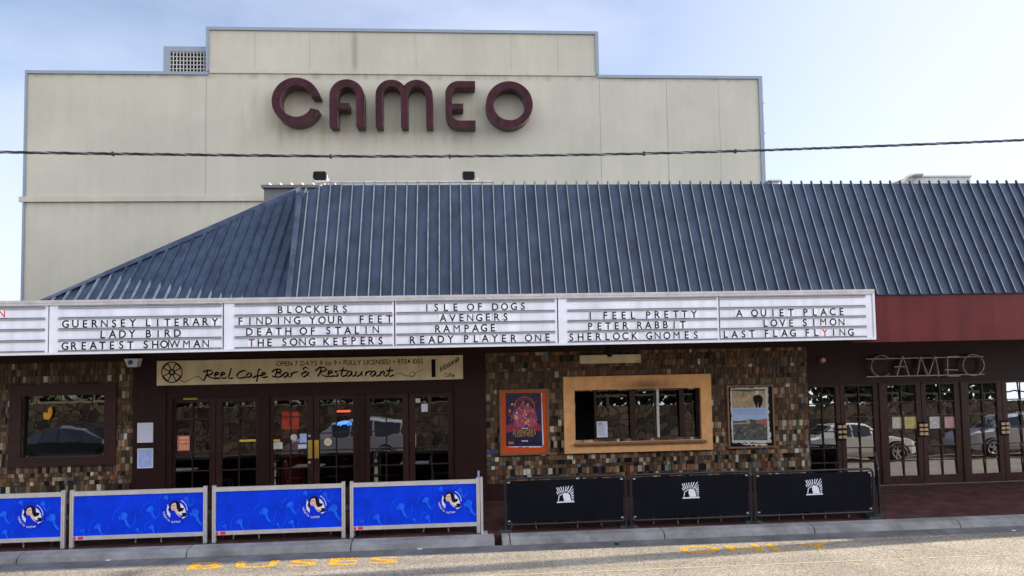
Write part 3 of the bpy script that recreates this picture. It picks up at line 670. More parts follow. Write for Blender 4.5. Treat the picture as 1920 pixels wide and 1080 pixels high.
# --- doors
TILT = R(-3.4)
def pane_mesh(mb, x0, x1, z0, z1, y, cuts=(), tilt=TILT):
    zz = [z0, *cuts, z1]
    for a, b in zip(zz[:-1], zz[1:]):
        dz = (b-a)/2*math.tan(tilt)
        mb.face([(x0, y+dz, a), (x1, y+dz, a), (x1, y-dz, b), (x0, y-dz, b)])
def door(x0, x1, z0, z1, gx0, gx1, gz0, gz1, rows, y, rowz=None, label=None):
    mb = MB(); t = 0.06
    mb.box(x0, gx0, y, y+t, z0, z1); mb.box(gx1, x1, y, y+t, z0, z1); mb.box(gx0, gx1, y, y+t, z0, gz0); mb.box(gx0, gx1, y, y+t, gz1, z1)
    xm = (gx0+gx1)/2; mw = 0.011
    mb.box(xm-mw, xm+mw, y+0.008, y+0.03, gz0, gz1)
    zz = rowz or [gz0 + (gz1-gz0)*k/rows for k in range(1, rows)]
    for q in zz:
        mb.box(gx0, xm-mw, y+0.009, y+0.03, q-mw, q+mw); mb.box(xm+mw, gx1, y+0.009, y+0.03, q-mw, q+mw)
    d = mb.build('door', MT['doorwood'], shop)
    mb = MB(); pane_mesh(mb, gx0+0.002, gx1-0.002, gz0, gz1, y+0.045, sorted(zz), TILT if y > FY+0.1 else R(-2.3)); mb.build('glass_pane', MT['glass3'] if y > FY+0.1 else MT['glass'], d)
    return d
DY = FY+0.06
leafs = ((325, 404, 328, 393), (405.5, 487, 416, 480), (506, 587, 512.5, 576.5), (588.5, 673, 598.5, 662), (685, 766, 693, 755), (767.5, 851, 778, 840))
zrow = [at(580, yy, DY).z for yy in (781, 813, 845, 877)]
cafe_doors = []
for (a, b, c_, d_) in leafs:
    X = lambda p: at(p, 800, DY).x
    cafe_doors.append(door(X(a), X(b), 0.08, ZDT-0.003, X(c_), X(d_), 0.42, at(580, 750, DY).z, 5, DY, zrow))
for a, b in ((312, 325), (487, 506), (673, 685)):
    xa, xb = at(a, 800, DY).x, at(b, 800, DY).x; mb = MB(); mb.box(xa+0.002, xb-0.002, FY-0.015, FY+0.16, -0.1, ZDT-0.002); mb.build('door_post', MT['brown'], shop)
def sticker(parent, name, r, m, y, disc=False):
    mb = MB()
    if disc: mb.lathe([(r[2], 0), (r[2], 0.003)], (r[0], y-0.004, r[1]), 'y', 18)
    else: mb.box(r[0], r[1], y-0.004, y-0.001, r[2], r[3])
    return mb.build(name, m, parent)
SY_ = DY+0.004
sticker(cafe_doors[0], 'sticker', rect(344, 743, 370, 749, SY_), MT['yellow'], DY)
s_ = sticker(cafe_doors[0], 'flyer', rect(333, 817, 356, 845, SY_), MT['pink'], SY_)
mb = MB(); r4 = rect(336, 819, 353, 823, SY_); mb.box(r4[0], r4[1], SY_-0.006, SY_-0.0045, r4[2], r4[3]); r4 = rect(336, 827, 354, 830, SY_); mb.box(r4[0], r4[1], SY_-0.006, SY_-0.0045, r4[2], r4[3])
for k in range(4):
    r4 = rect(337+k*4.5, 834, 339.5+k*4.5, 843, SY_); mb.box(r4[0], r4[1], SY_-0.006, SY_-0.0045, r4[2], r4[3])
mb.build('flyer_print', MT['yellow'], s_)
sticker(cafe_doors[1], 'yellow_tape', rect(449, 824, 480, 828, SY_), MT['yellow'], SY_)
sticker(cafe_doors[2], 'yellow_tape', rect(513, 824, 525, 828, SY_), MT['yellow'], SY_)
p = at(551, 820, SY_); sticker(cafe_doors[2], 'round_sticker', (p.x, p.z, 0.07), MT['paper'], SY_, True)
sticker(cafe_doors[2], 'sticker', rect(562, 813, 575, 830, SY_), MT['paperblue'], SY_)
sticker(cafe_doors[2], 'sticker', rect(559, 833, 575, 841, SY_), MT['paperwhite'], SY_)
sticker(cafe_doors[2], 'sticker', rect(513, 829, 530, 842, SY_), MT['paper'], SY_)
p = at(615, 828.5, SY_); sticker(cafe_doors[3], 'round_sticker', (p.x, p.z, 0.085), MT['cream'], SY_, True)
sticker(cafe_doors[5], 'notice', rect(790, 757, 802, 772, SY_), MT['paperwhite'], SY_)
sticker(cafe_doors[5], 'notice', rect(779, 747, 788, 755, SY_), MT['paper'], SY_)
for k, (a, b) in enumerate(((577.5, 585.5), (589.8, 598))):
    r4 = rect(a, 825, b, 859, DY); mb = MB(); mb.box(r4[0], r4[1], DY-0.012, DY-0.001, r4[2], r4[3]); mb.box(r4[0]+0.03, r4[1]-0.03, DY-0.05, DY-0.035, r4[2]+0.05, r4[3]-0.05)
    mb.box(r4[0]+0.035, r4[1]-0.035, DY-0.035, DY-0.012, r4[2]+0.06, r4[2]+0.09); mb.box(r4[0]+0.035, r4[1]-0.035, DY-0.035, DY-0.012, r4[3]-0.09, r4[3]-0.06)
    mb.build('push_plate', MT['gold'], cafe_doors[2+k])
for yy in (817, 867):
    p = at(580.5, yy, DY); mb = MB(); mb.lathe([(0.03, 0.0), (0.03, -0.02), (0.02, -0.035)], (p.x, DY-0.001, p.z), 'y', 14); mb.build('lock', MT['alu'], cafe_doors[2])
# cinema entrance
EYD = FY+0.16
ZE = at(1720, 716, EYD).z
mb = MB(); mb.box(MR1, 17.9, EYD-0.10, EYD+0.3, ZE, ZBM-0.002); mb.build('entrance_beam', MT['brown'], shop)
mb = MB(); mb.box(MR1-0.001, MR1+0.06, FY+0.29, EYD+0.2, -0.1, ZBM-0.002); mb.build('jamb', MT['brown'], shop)
GZ0, GZ1 = at(1730, 891, EYD).z, at(1700, 722, EYD).z
ez = [at(1730, yy, EYD).z for yy in (753, 779, 805, 836, 863)]
def EX(p): return at(p, 800, EYD).x
g = EX(1739)-EX(1666); pitch = EX(1819)-EX(1666)
ent = []; x1 = EX(1519); 
sets = [(EX(1508), EX(1577), EX(1519), EX(1569)), (EX(1578), EX(1651), EX(1586), EX(1640))]
for k in range(3):
    o_ = pitch*k
    sets += [(EX(1655)+o_, EX(1729.3)+o_, EX(1666)+o_, EX(1720)+o_), (EX(1730.3)+o_, EX(1804)+o_, EX(1739)+o_, EX(1792)+o_)]
for st_ in sets: ent.append(door(st_[0], st_[1]-0.004, 0.09, ZE-0.003, st_[2], st_[3], GZ0, GZ1, 6, EYD, ez))
for k in range(4):
    xa = EX(1652.5)+pitch*(k)-0.01
    mb = MB(); mb.box(xa-0.02, xa+0.03, EYD-0.03, EYD-0.001, 0.08, ZE-0.002); mb.build('door_post', MT['doorwood'], shop)
for k, (hx, hy0, hy1) in enumerate(((1582-4.5, 795, 824), (1729.8, 793, 817), (1883, 790, 814))):
    for sgn in (0, 1):
        mb = MB(); cxx = EX(hx) + (0.055 if sgn else -0.055); z0, z1 = at(hx, hy1, EYD).z, at(hx, hy0, EYD).z
        for q in range(3):
            zz = z0 + (z1-z0)*(q+0.5)/3; mb.box(cxx-0.042, cxx+0.042, EYD-0.055, EYD-0.02, zz-0.030, zz+0.030, 0); mb.box(cxx-0.02, cxx+0.02, EYD-0.02, EYD-0.001, zz-0.02, zz+0.02, 1)
        mb.box(cxx-0.05, cxx+0.05, EYD-0.012, EYD-0.001, z0-0.03, z1+0.03, 1)
        mb.build('handle', [mat('lacquered timber brass', (0.55, 0.36, 0.20), 0.3, 0.2, 0.15), MT['black']], ent[2*k+sgn], bevel=0.006)
for (pa, pb, dd, m_) in ((1672, 1691, 2, 'paper'), (1695, 1719, 2, 'yellow'), (1742, 1763, 3, 'paperwhite'), (1770, 1790, 3, 'pink')):
    r4 = rect(pa, 780, pb, 804, EYD+0.06)
    mb = MB(); mb.box(r4[0], r4[1], EYD+0.034, EYD+0.037, r4[2]+0.012, r4[3]-0.012); mb.build('flyer', mat('faded flyer', {'paper': (0.5,0.46,0.36), 'yellow': (0.48,0.40,0.14), 'paperwhite': (0.52,0.50,0.48), 'pink': (0.5,0.27,0.24)}[m_], 0.6, 0, 0.35, 14), ent[dd])
# threshold
mb = MB(); mb.box(MR1+0.06, 17.9, EYD-0.05, EYD+0.2, 0.0, 0.088); mb.build('threshold', MT['gutter'], shop)

# --- left window
FR = rect(17, 720, 217, 874, FY-0.06)
mb = MB(); y0, y1 = FY-0.07, FY-0.018
mb.box(FR[0], WIN[0], y0, y1, FR[2], FR[3]); mb.box(WIN[1], FR[1], y0, y1, FR[2], FR[3]); mb.box(WIN[0], WIN[1], y0, y1, FR[2], WIN[2]); mb.box(WIN[0], WIN[1], y0, y1, WIN[3], FR[3])
win = mb.build('window', MT['brown2'], shop)
mb = MB(); pane_mesh(mb, WIN[0], WIN[1], WIN[2], WIN[3], FY+0.07, (), R(-1.7)); mb.build('glass_pane', MT['glass2'], win)
mb = MB()
bl = [(0.0, 0.0), (0.35, -0.05), (0.55, 0.35), (0.62, 0.85), (0.48, 1.35), (0.28, 1.05), (0.28, 0.62), (-0.02, 0.75), (-0.08, 0.35)]
p = at(88, 786, FY+0.01); vs, fs = fill2d([[(q[0]*0.26, q[1]*0.20) for q in bl]], 0.006); mb.mesh([(p.x+v.x-0.05, FY+0.005+v.z, p.z+v.y) for v in vs], fs); mb.build('glass_sticker', mat('amber sticker', (0.75, 0.36, 0.02), 0.3, 0, 0.15), win)
# --- ticket window
TF = rect(1057, 703.5, 1334.5, 847, FY-0.07)
tw = thing('ticket_window', 'orange framed ticket window with dark sliding panes in the mosaic wall', 'window', ((TF[0]+TF[1])/2, FY-0.05, TF[2]))
tw.parent = shop; tw.location = Vector(((TF[0]+TF[1])/2, FY-0.05, TF[2])) - WL[shop.name]
for k in ('label', 'category'): del tw[k]
mb = MB(); y0, y1 = FY-0.09, FY-0.018
mb.box(TF[0], TW[0], y0, y1, TF[2], TF[3]); mb.box(TW[1], TF[1], y0, y1, TF[2], TF[3]); mb.box(TW[0], TW[1], y0, y1, TF[2], TW[2]); mb.box(TW[0], TW[1], y0, y1, TW[3], TF[3])
# raised inner bead
bd = 0.045
mb.box(TW[0]-bd, TW[1]+bd, y0-0.012, y0-0.001, TW[3]+0.002, TW[3]+bd); mb.box(TW[1]+0.002, TW[1]+bd, y0-0.012, y0-0.001, TW[2], TW[3]+0.001)
def soot(m, c, r):
    n, l = m.node_tree.nodes, m.node_tree.links; b = n['Principled BSDF']; base = b.inputs['Base Color'].links[0].from_socket
    co = n.new('ShaderNodeTexCoord'); mp_ = n.new('ShaderNodeMapping'); mp_.vector_type = 'TEXTURE'; mp_.inputs['Location'].default_value = c; mp_.inputs['Scale'].default_value = r
    g_ = n.new('ShaderNodeTexGradient'); g_.gradient_type = 'SPHERICAL'; l.new(co.outputs['Object'], mp_.inputs[0]); l.new(mp_.outputs[0], g_.inputs[0])
    q = n.new('ShaderNodeMix'); q.data_type = 'RGBA'; l.new(base, q.inputs['A']); q.inputs['B'].default_value = (0.07, 0.035, 0.02, 1); sm_ = n.new('ShaderNodeMath'); sm_.operation = 'MULTIPLY'; sm_.inputs[1].default_value = 0.75; l.new(g_.outputs['Fac'], sm_.inputs[0]); l.new(sm_.outputs[0], q.inputs['Factor']); l.new(q.outputs['Result'], b.inputs['Base Color'])
sc0 = at(1212, 722, FY-0.08) - Vector(((TF[0]+TF[1])/2, FY-0.05, TF[2]))
soot(MT['orange'], (sc0.x, sc0.y, sc0.z), (0.85, 0.5, 0.17))
mb.build('frame', MT['orange'], tw, bevel=0.006)
mb = MB(); mb.box(TW[0]-0.04, TW[1]+0.09, FY-0.17, y0-0.013, TW[2]-0.055, TW[2]-0.005); mb.build('sill', MT['wood'], tw, bevel=0.008)
PF = [at(p_, 780, FY+0.1).x for p_ in (1077, 1114, 1180, 1191, 1231, 1235, 1272, 1284, 1310)]
mb = MB(); yy0, yy1 = FY+0.06, FY+0.11
z0, z1 = TW[2]+0.05, TW[3]-0.02
mb.box(PF[1], TW[1], yy0, yy1, TW[2], z0); mb.box(PF[1], TW[1], yy0, yy1, z1, TW[3])
for a, b in ((PF[1], PF[1]+0.05), (PF[2]+0.01, PF[3]), (PF[6]+0.02, PF[7]-0.02), (TW[1]-0.05, TW[1])): mb.box(a, b, yy0+0.002, yy1-0.002, z0, z1)
mb.build('sash', MT['doorwood'], tw)
mb = MB(); mb.box(PF[4], PF[4]+0.05, yy0-0.01, yy1, z0, z1); r4 = rect(1194, 728.5, 1271, 731.5, FY); mb.box(r4[0], r4[1], FY-0.0, FY+0.05, r4[2], r4[3]+0.01); mb.build('white_mullion', MT['paper'], tw)
mb = MB(); pane_mesh(mb, PF[1]+0.03, TW[1]-0.03, z0, z1, FY+0.17, (), R(-3.0)); mb.build('glass_pane', MT['glass2'], tw)
r4 = rect(1119, 790, 1139, 820, FY+0.05); mb = MB(); mb.box(r4[0], r4[1], FY+0.045, FY+0.05, r4[2], r4[3], 0)
for k in range(7):
    zz = r4[2]+0.05+k*0.035; mb.box(r4[0]+0.03, r4[1]-0.04-0.02*(k % 3), FY+0.0435, FY+0.0445, zz, zz+0.012, 1)
mb.box(r4[0]+0.03, r4[0]+0.13, FY+0.0435, FY+0.0445, r4[3]-0.07, r4[3]-0.03, 1)
mb.build('notice', [MT['paperwhite'], MT['metalgrey']], tw)
r4 = rect(1080, 824, 1096, 828, FY); mb = MB(); mb.box(r4[0], r4[1], FY-0.0, FY+0.05, TW[2]+0.0, TW[2]+0.03); mb.build('paper_stack', MT['paperblue'], tw)
# --- dim rooms behind the glass
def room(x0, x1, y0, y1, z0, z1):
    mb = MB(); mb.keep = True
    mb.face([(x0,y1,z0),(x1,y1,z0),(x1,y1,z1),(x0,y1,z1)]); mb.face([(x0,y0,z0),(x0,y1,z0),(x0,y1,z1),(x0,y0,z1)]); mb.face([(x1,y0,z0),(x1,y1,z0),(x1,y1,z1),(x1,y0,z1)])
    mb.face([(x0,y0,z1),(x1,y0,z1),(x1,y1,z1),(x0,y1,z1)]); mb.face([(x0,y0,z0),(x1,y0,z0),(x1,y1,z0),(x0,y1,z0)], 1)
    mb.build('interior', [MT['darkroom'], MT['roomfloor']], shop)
YB = FY+0.285
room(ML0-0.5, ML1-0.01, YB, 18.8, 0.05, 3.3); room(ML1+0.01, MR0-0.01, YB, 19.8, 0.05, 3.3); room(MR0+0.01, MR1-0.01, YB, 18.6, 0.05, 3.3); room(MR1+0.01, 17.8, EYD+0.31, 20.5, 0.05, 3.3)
em_ = lambda name, c, st: (lambda m: (setattr(m, 'use_nodes', True), m.node_tree.nodes['Principled BSDF'].inputs['Base Color'].__setattr__('default_value', (*c, 1)), m.node_tree.nodes['Principled BSDF'].inputs['Emission Color'].__setattr__('default_value', (*c, 1)), m.node_tree.nodes['Principled BSDF'].inputs['Emission Strength'].__setattr__('default_value', st), m)[-1])(bpy.data.materials.new(name))
IY = 17.3
a, b = at(527, 770, IY), at(562, 868, IY)
fr_ = thing('red_cabinet', 'red cabinet with an added glow inside the cafe behind the brass handled doors', 'cabinet', ((a.x+b.x)/2, IY, 0.06))
mb = MB(); mb.box(a.x, b.x, IY, IY+0.6, 0.06, a.z); mb.build('casing', mat('red cabinet paint', (0.30, 0.02, 0.015), 0.4, 0, 0.2), fr_)
mb = MB(); mb.box(a.x+0.02, b.x-0.02, IY-0.012, IY-0.001, a.z-0.42, a.z-0.03); mb.build('glow_header', em_('added red glow', (0.75, 0.045, 0.02), 0.14), fr_)  # glow added so the red shows in the dark room
ns_ = thing('neon_window_sign', 'small glowing blue arched sign hanging inside the cafe glass right of the brass handles', 'sign', tuple(at(646, 795, FY+0.42)))
p0 = at(646, 797, FY+0.42)
for r_, w0 in ((0.17, 0.022), (0.11, 0.018)):
    mb = MB(); mb.tube([(p0.x+r_*math.cos(R(a)), p0.y, p0.z-0.05+r_*0.75*math.sin(R(a))) for a in range(25, 156, 13)], w0, 8); mb.build('light_tube', em_('blue lit tube', (0.05, 0.30, 1.0), 0.8), ns_)
mb = MB(); a, b = at(632, 769, FY+0.42), at(657, 773, FY+0.42); mb.tube([(a.x, a.y, (a.z+b.z)/2), (b.x, a.y, (a.z+b.z)/2)], 0.024, 8); mb.build('light_tube', em_('red lit tube', (1.0, 0.12, 0.05), 0.8), ns_)
mb = MB(); mb.tube([(p0.x, p0.y+0.03, p0.z-0.1), (p0.x, p0.y+0.03, 3.29)], 0.006, 6); mb.build('hanger', MT['darkmetal'], ns_)
# rear block under the roof so that nothing is open from the side
mb = MB(); mb.box(-20, ML0-0.01, FY, FY+0.3, -0.1, 3.399); mb.build('side_wall', MT['brown'], shop)

# ------------------------------------------------------------------ marquee
MY = 14.10
mz = lambda y, px=800: at(px, y, MY).z
MZT, MZB = 4.36, 3.43
bx_ = [at(p_, 610, MY).x for p_ in (-225, 91, 418.5, 740, 1046, 1349.5, 1639)]
marq = thing('cinema_marquee', 'long white film title marquee board with black letters above the shopfront', 'marquee', ((bx_[0]+bx_[-1])/2, MY, MZB))
mb = MB(); mb.box(bx_[0], bx_[-1], MY+0.03, MY+0.18, MZB, MZT, 0); mb.build('casing', MT['red'], marq)
mb = MB(); mb.box(bx_[0], bx_[-1]+0.02, MY-0.03, MY+0.185, MZT+0.001, MZT+0.05); mb.box(bx_[0], bx_[-1]+0.02, MY-0.025, MY+0.02, MZT-0.045, MZT); mb.build('top_trim', MT['trim'], marq)
mb = MB(); mb.box(bx_[0], bx_[-1]+0.02, MY-0.025, MY+0.02, MZB-0.005, MZB+0.035); mb.box(bx_[-1]-0.02, bx_[-1]+0.02, MY-0.026, MY+0.025, MZB+0.035, MZT-0.046); mb.build('bottom_trim', MT['white'], marq)
LINES = {0: [(0, 'N', -3, 11)],
 1: [(1, 'GUERNSEY LITERARY', 117, 409), (2, 'LADY BIRD', 189, 340), (3, 'GREATEST SHOWMAN', 116, 393)],
 2: [(0, 'BLOCKERS', 521, 651), (1, 'FINDING YOUR  FEET', 447, 736), (2, 'DEATH OF STALIN', 462, 711), (3, 'THE SONG KEEPERS', 466, 717)],
 3: [(0, 'ISLE OF DOGS', 800, 985), (1, 'AVENGERS', 825, 952), (2, 'RAMPAGE', 816, 928), (3, 'READY PLAYER ONE', 768, 1030)],
 4: [(1, 'I FEEL PRETTY', 1106, 1307), (2, 'PETER RABBIT', 1103, 1285), (3, 'SHERLOCK GNOMES', 1067, 1307)],
 5: [(1, 'A QUIET PLACE', 1381, 1582), (2, 'LOVE SIMON', 1431, 1583), (3, 'LAST FLAG FLYING', 1356, 1600)]}
TRK = [4.275, 4.080, 3.880, 3.680, 3.480]
for k in range(6):
    xa, xb = bx_[k]+(0.012 if k else 0), bx_[k+1]-0.012
    if k == 5: xb -= 0.015
    mb = MB(); mb.box(xa, xb, MY, MY+0.029, MZB+0.036, MZT-0.046); pan = mb.build('light_panel', MT['panel'], marq)
    la, lb = {0: (-225, 85), 1: (110, 416), 2: (440, 736), 3: (743, 1041), 4: (1064, 1345), 5: (1351, 1624)}[k]
    ta, tb = at(la, 610, MY).x, at(lb, 610, MY).x
    mb = MB()
    for zt in TRK:
        mb.box(ta, tb, MY-0.022, MY-0.001, zt-0.018, zt+0.008, 0); mb.box(ta+0.006, tb-0.006, MY-0.0225, MY-0.0015, zt+0.009, zt+0.020, 1)
    mb.build('letter_track', [MT['track'], MT['trackdark']], pan)
    for (row, text, pa, pb) in LINES[k]:
        zb = TRK[row+1]+0.032; h = 0.132
        if row == 0: h = 0.128
        X0, X1 = at(pa, 610, MY).x, at(pb, 610, MY).x
        # pitch per character cell, wide letters take more room
        cells = [0.62 if c_ == ' ' else (1.25 if c_ in 'MW' else 1.0) for c_ in text]
        tot = sum(cells); 
        a0_, b0_ = gw(text[0]); aN, bN = gw(text[-1])
        wL = (b0_-a0_)*h/CAP; wR = (bN-aN)*h/CAP
        first = X0 + wL/2; last = X1 - wR/2
        cen = []; acc = 0
        for i, c_ in enumerate(cells): cen.append(acc + c_/2); acc += c_
        sc = (last-first)/(cen[-1]-cen[0]) if len(cen) > 1 else 0
        for ch, ce in zip(text, cen):
            if ch == ' ': continue
            mb = MB()
            xc = first + (ce-cen[0])*sc + random.uniform(-0.006, 0.006); zz = zb + random.uniform(-0.004, 0.004)
            vs, fs = glyph(ch, 0.012, 0.0 if ch in 'MWN' else 0.014); a_, b_ = gw(ch)
            red = (ch == 'Y' and text.startswith('LAST')) or (k == 0)
            th = random.uniform(-0.012, 0.012)
            mb.mesh([(xc + ((v.x-(a_+b_)/2)*0.95*math.cos(th) - v.y*math.sin(th))*h/CAP, MY-0.009+v.z*0.3, zz + (v.y*math.cos(th) + v.x*math.sin(th))*h/CAP) for v in vs], fs, 1 if red else (2 if (text.startswith('THE') and ch == 'T' and ce == cen[0]) else 0))
            hw = (b_-a_)*h/CAP/2 + 0.018; mb.box(xc-hw, xc+hw, MY-0.0085, MY-0.0015, zz-0.010, zz+h+0.012, random.choice((3, 3, 4)))
            mb.build('letter_tile', [MT['black'], MT['redletter'], MT['darkredletter'], MT['plate'], MT['panel']], pan)

# ------------------------------------------------------------------ cafe sign
CS = rect(294, 677, 868, 712, FY-0.09)
SYY = FY-0.10
zt, zb = at(580, 671.5, SYY).z, at(580, 717, SYY).z
xa, xb = at(294, 695, SYY).x, at(868, 690, SYY).x
cs = thing('cafe_sign', 'long cream cafe sign board with handwritten lettering above the cafe doors', 'sign', ((xa+xb)/2, FY-0.08, zb))
mb = MB(); mb.box(xa, xb, SYY, FY-0.052, zb, zt); mb.build('board', MT['cream'], cs)
def sgn(p, off=0.003): q = at(p.x, p.y, SYY-off); return (q.x, SYY-off, q.z)
A_ = lambda L: [(280+x/6.4, 660+y/6.4) for x, y in L]
B_ = lambda L: [(560+x/4.153, 660+y/4.153) for x, y in L]
mb = MB(); Wd = 3.3
for L in ([(645,240),(690,222),(740,225),(762,245),(735,270),(695,282),(720,300),(790,318),(840,312)], [(700,225),(680,290),(650,348)],
          [(788,280),(830,262),(825,246),(797,250),(783,285),(800,312),(852,312)], [(863,280),(905,262),(900,246),(872,250),(858,285),(878,313),(928,310)],
          [(982,190),(968,255),(950,298),(962,316),(1005,312)], [(1165,238),(1140,222),(1090,240),(1050,280),(1060,306),(1100,313),(1165,298)],
          [(1225,255),(1190,255),(1165,285),(1180,305),(1212,292),(1230,258)], [(1230,258),(1225,288),(1242,305),(1275,298)],
          [(1342,218),(1318,208),(1303,245),(1297,305),(1285,358)], [(1258,292),(1345,282)],
          [(1350,280),(1390,262),(1385,246),(1357,252),(1345,285),(1365,306),(1422,296)],
          [(1535,215),(1522,255),(1512,300)], [(1470,242),(1510,212),(1570,208),(1582,228),(1535,252)], [(1535,252),(1580,258),(1592,282),(1548,302),(1470,290)],
          [(1665,250),(1630,250),(1605,280),(1620,302),(1650,287),(1670,255)], [(1670,255),(1666,288),(1692,302)], [(1707,248),(1703,302)], [(1703,280),(1730,248),(1782,238)]):
    ribbon(mb, A_(L), Wd, sgn, 0.32, R(52))
for L in ([(78,135),(55,120),(36,135),(60,165),(84,192)], [(66,148),(25,172),(38,193),(68,175),(82,155)],
          [(130,150),(165,120),(208,125),(212,142),(168,160),(198,186),(238,190)], [(176,125),(168,155),(148,192)],
          [(232,170),(262,158),(256,146),(236,152),(229,178),(248,190),(276,185)], [(307,150),(285,152),(291,165),(306,175),(298,188),(272,187)],
          [(347,120),(337,160),(330,180),(345,189),(378,180)], [(315,146),(378,143)],
          [(410,150),(388,152),(374,175),(385,189),(403,177),(416,153)], [(416,153),(412,178),(424,188),(442,180)],
          [(452,150),(444,176),(458,189),(484,170),(494,150)], [(494,150),(488,178),(502,188)],
          [(527,152),(520,187)], [(521,172),(540,153),(562,150)], [(596,150),(574,152),(560,175),(570,189),(589,177),(602,153)], [(602,153),(598,178),(612,188),(628,180)],
          [(642,152),(632,187)], [(635,170),(660,150),(669,160),(662,178),(676,188),(692,180)], [(714,118),(703,160),(698,178),(712,189),(740,180)], [(683,146),(738,144)]):
    ribbon(mb, B_(L), Wd, sgn, 0.32, R(52))
ribbon(mb, B_([(740,180),(790,165),(830,183),(880,187),(908,172),(890,155),(865,168),(870,190),(895,192),(915,160),(972,135)]), 1.1, sgn, 0.6)
ribbon(mb, A_([(365,335),(420,358),(480,335),(550,300),(600,302),(648,350)]), 1.3, sgn, 0.7)
o_ = at(518, 686.5, SYY-0.003); put_line(mb, 'OPEN 7 DAYS 9 to 9 \u2022 FULLY LICENSED \u2022 9754 1055', (o_.x, SYY-0.003, o_.z), (1, 0, -0.002), (0, 0, 1), 8.5/F*FY, (at(793, 683, SYY).x-o_.x), sp=0.10, off=0.008)
mb.build('lettering', MT['ink'], cs)
mb = MB(); c_ = Vector((280+271/6.4, 660+243/6.4)); rr = 19.8
def ringpoly(cx, cy, r0, r1, a0=0, a1=360, n=48):
    for i in range(n):
        t0, t1 = R(a0+(a1-a0)*i/n), R(a0+(a1-a0)*(i+1)/n)
        mb.face([sgn(Vector((cx+r*math.cos(t), cy+r*math.sin(t)))) for r, t in ((r0, t0), (r1, t0), (r1, t1), (r0, t1))])
ringpoly(c_.x, c_.y, rr-1.7, rr+0.3); ringpoly(c_.x, c_.y, 2.9, 6.2); ringpoly(c_.x, c_.y, 0.0, 1.1, n=12)
for ang in (45, 135, 225, 315):
    for d_ in (-21, 21):
        t = R(ang+d_); t2 = R(ang+d_*0.95)
        ribbon(mb, [(c_.x+5*math.cos(R(ang+d_*1.3)), c_.y+5*math.sin(R(ang+d_*1.3))), (c_.x+(rr-1)*math.cos(t2), c_.y+(rr-1)*math.sin(t2))], 2.0, sgn, 1.0, smooth=False)
    ringpoly(c_.x, c_.y, rr-3.2, rr-0.5, ang-24, ang+24, 8)
mb.build('film_reel_emblem', MT['ink'], cs)
mb = MB(); r4 = rect(809, 673.5, 816.5, 707, SYY-0.004); mb.box(r4[0], r4[1], SYY-0.004, SYY-0.001, r4[2], r4[3])
o_ = at(822, 700, SYY-0.003); put_line(mb, 'Vittoria', (o_.x, SYY-0.003, o_.z), Vector((0.86, 0, 0.5)).normalized(), Vector((0.30, 0, 0.95)), 13/F*FY, 0.50, sp=0.04, off=0.015)
o_ = at(834, 707, SYY-0.003); put_line(mb, 'Coffee', (o_.x, SYY-0.003, o_.z), (1, 0, 0.0), (0, 0, 1), 7.5/F*FY, 0.21, sp=0.06, off=0.01)
mb.build('coffee_logo', MT['ink'], cs)

# ------------------------------------------------------------------ things on the wall
def framed(name, label, cat, r, fw, mf, mbk, depth=0.05, y=None):
    y = y if y is not None else FY-0.02
    t = thing(name, label, cat, ((r[0]+r[1])/2, y, r[2]))
    mb = MB(); a, b, c, d = r
    mb.box(a, a+fw, y-depth, y, c, d); mb.box(b-fw, b, y-depth, y, c, d); mb.box(a+fw, b-fw, y-depth, y, c, c+fw); mb.box(a+fw, b-fw, y-depth, y, d-fw, d); mb.build('frame', mf, t)
    mb = MB(); mb.box(a+fw, b-fw, y-depth*0.55, y-0.001, c+fw, d-fw); mb.build('backing', mbk, t)
    return t, y-depth*0.55
pf, py_ = framed('poster_frame', 'orange backed film poster frame left of the ticket window', 'poster', rect(937, 730, 1029.5, 853, FY-0.06), 0.045, MT['wood'], MT['posterorange'])
# generic glowing poster: dark sheet with ring, light rays and small abstract figures
def poly(mb, pts, y, m=0, mapf=None):
    vs, fs = fill2d([pts]); mb.mesh([mapf((v.x, v.y), y) for v in vs], fs, m)
PM = [mat('poster night', (0.022, 0.014, 0.050), 0.4, 0, 0.5, 7.0), mat('poster violet', (0.30, 0.06, 0.16), 0.4, 0, 0.5, 9.0), mat('poster ember', (0.62, 0.14, 0.05), 0.4, 0, 0.4, 9.0), mat('poster glow', (0.80, 0.42, 0.20), 0.4, 0, 0.3, 9.0), mat('poster gold', (0.62, 0.35, 0.05), 0.4, 0, 0.2), MT['paperwhite'], mat('poster crimson', (0.30, 0.03, 0.06), 0.4, 0, 0.4, 9.0)]
def zp(x, y): p = at(900+x/4.32, 650+y/4.32, py_-0.002); return p
mb = MB()
def pm(q, y): p = at(900+q[0]/4.32, 650+(q[1])/4.32, y); return (p.x, y, p.z)
poly(mb, [(207,376),(495,374),(505,805),(212,808)], py_-0.002, 0, pm)
random.seed(3)
torn = [(212,806)] + [(212+k*18, 812+random.uniform(-3, 8)) for k in range(1, 17)] + [(520,800),(518,790),(505,800)]
poly(mb, torn, py_-0.0015, 5, pm); poly(mb, [(495,376),(503,380),(500,430),(506,520),(510,640),(516,760),(520,800),(506,803)], py_-0.0015, 5, pm); 
yq = py_-0.003
poly(mb, [(215,700),(215,640),(300,600),(420,600),(500,640),(502,690),(400,670),(300,675)], yq, 6, pm)
poly(mb, [(250,600),(270,520),(330,470),(400,470),(450,520),(465,600),(420,650),(300,655)], yq-0.0005, 1, pm)
ring = lambda r0, r1, a0, a1: [(360+r1*math.cos(R(a)), 490-r1*math.sin(R(a))) for a in range(a0, a1+1, 8)] + [(360+r0*math.cos(R(a)), 490-r0*math.sin(R(a))) for a in range(a1, a0-1, -8)]
poly(mb, ring(78, 84, 0, 184), yq-0.001, 2, pm); poly(mb, ring(60, 66, 20, 164), yq-0.001, 6, pm)
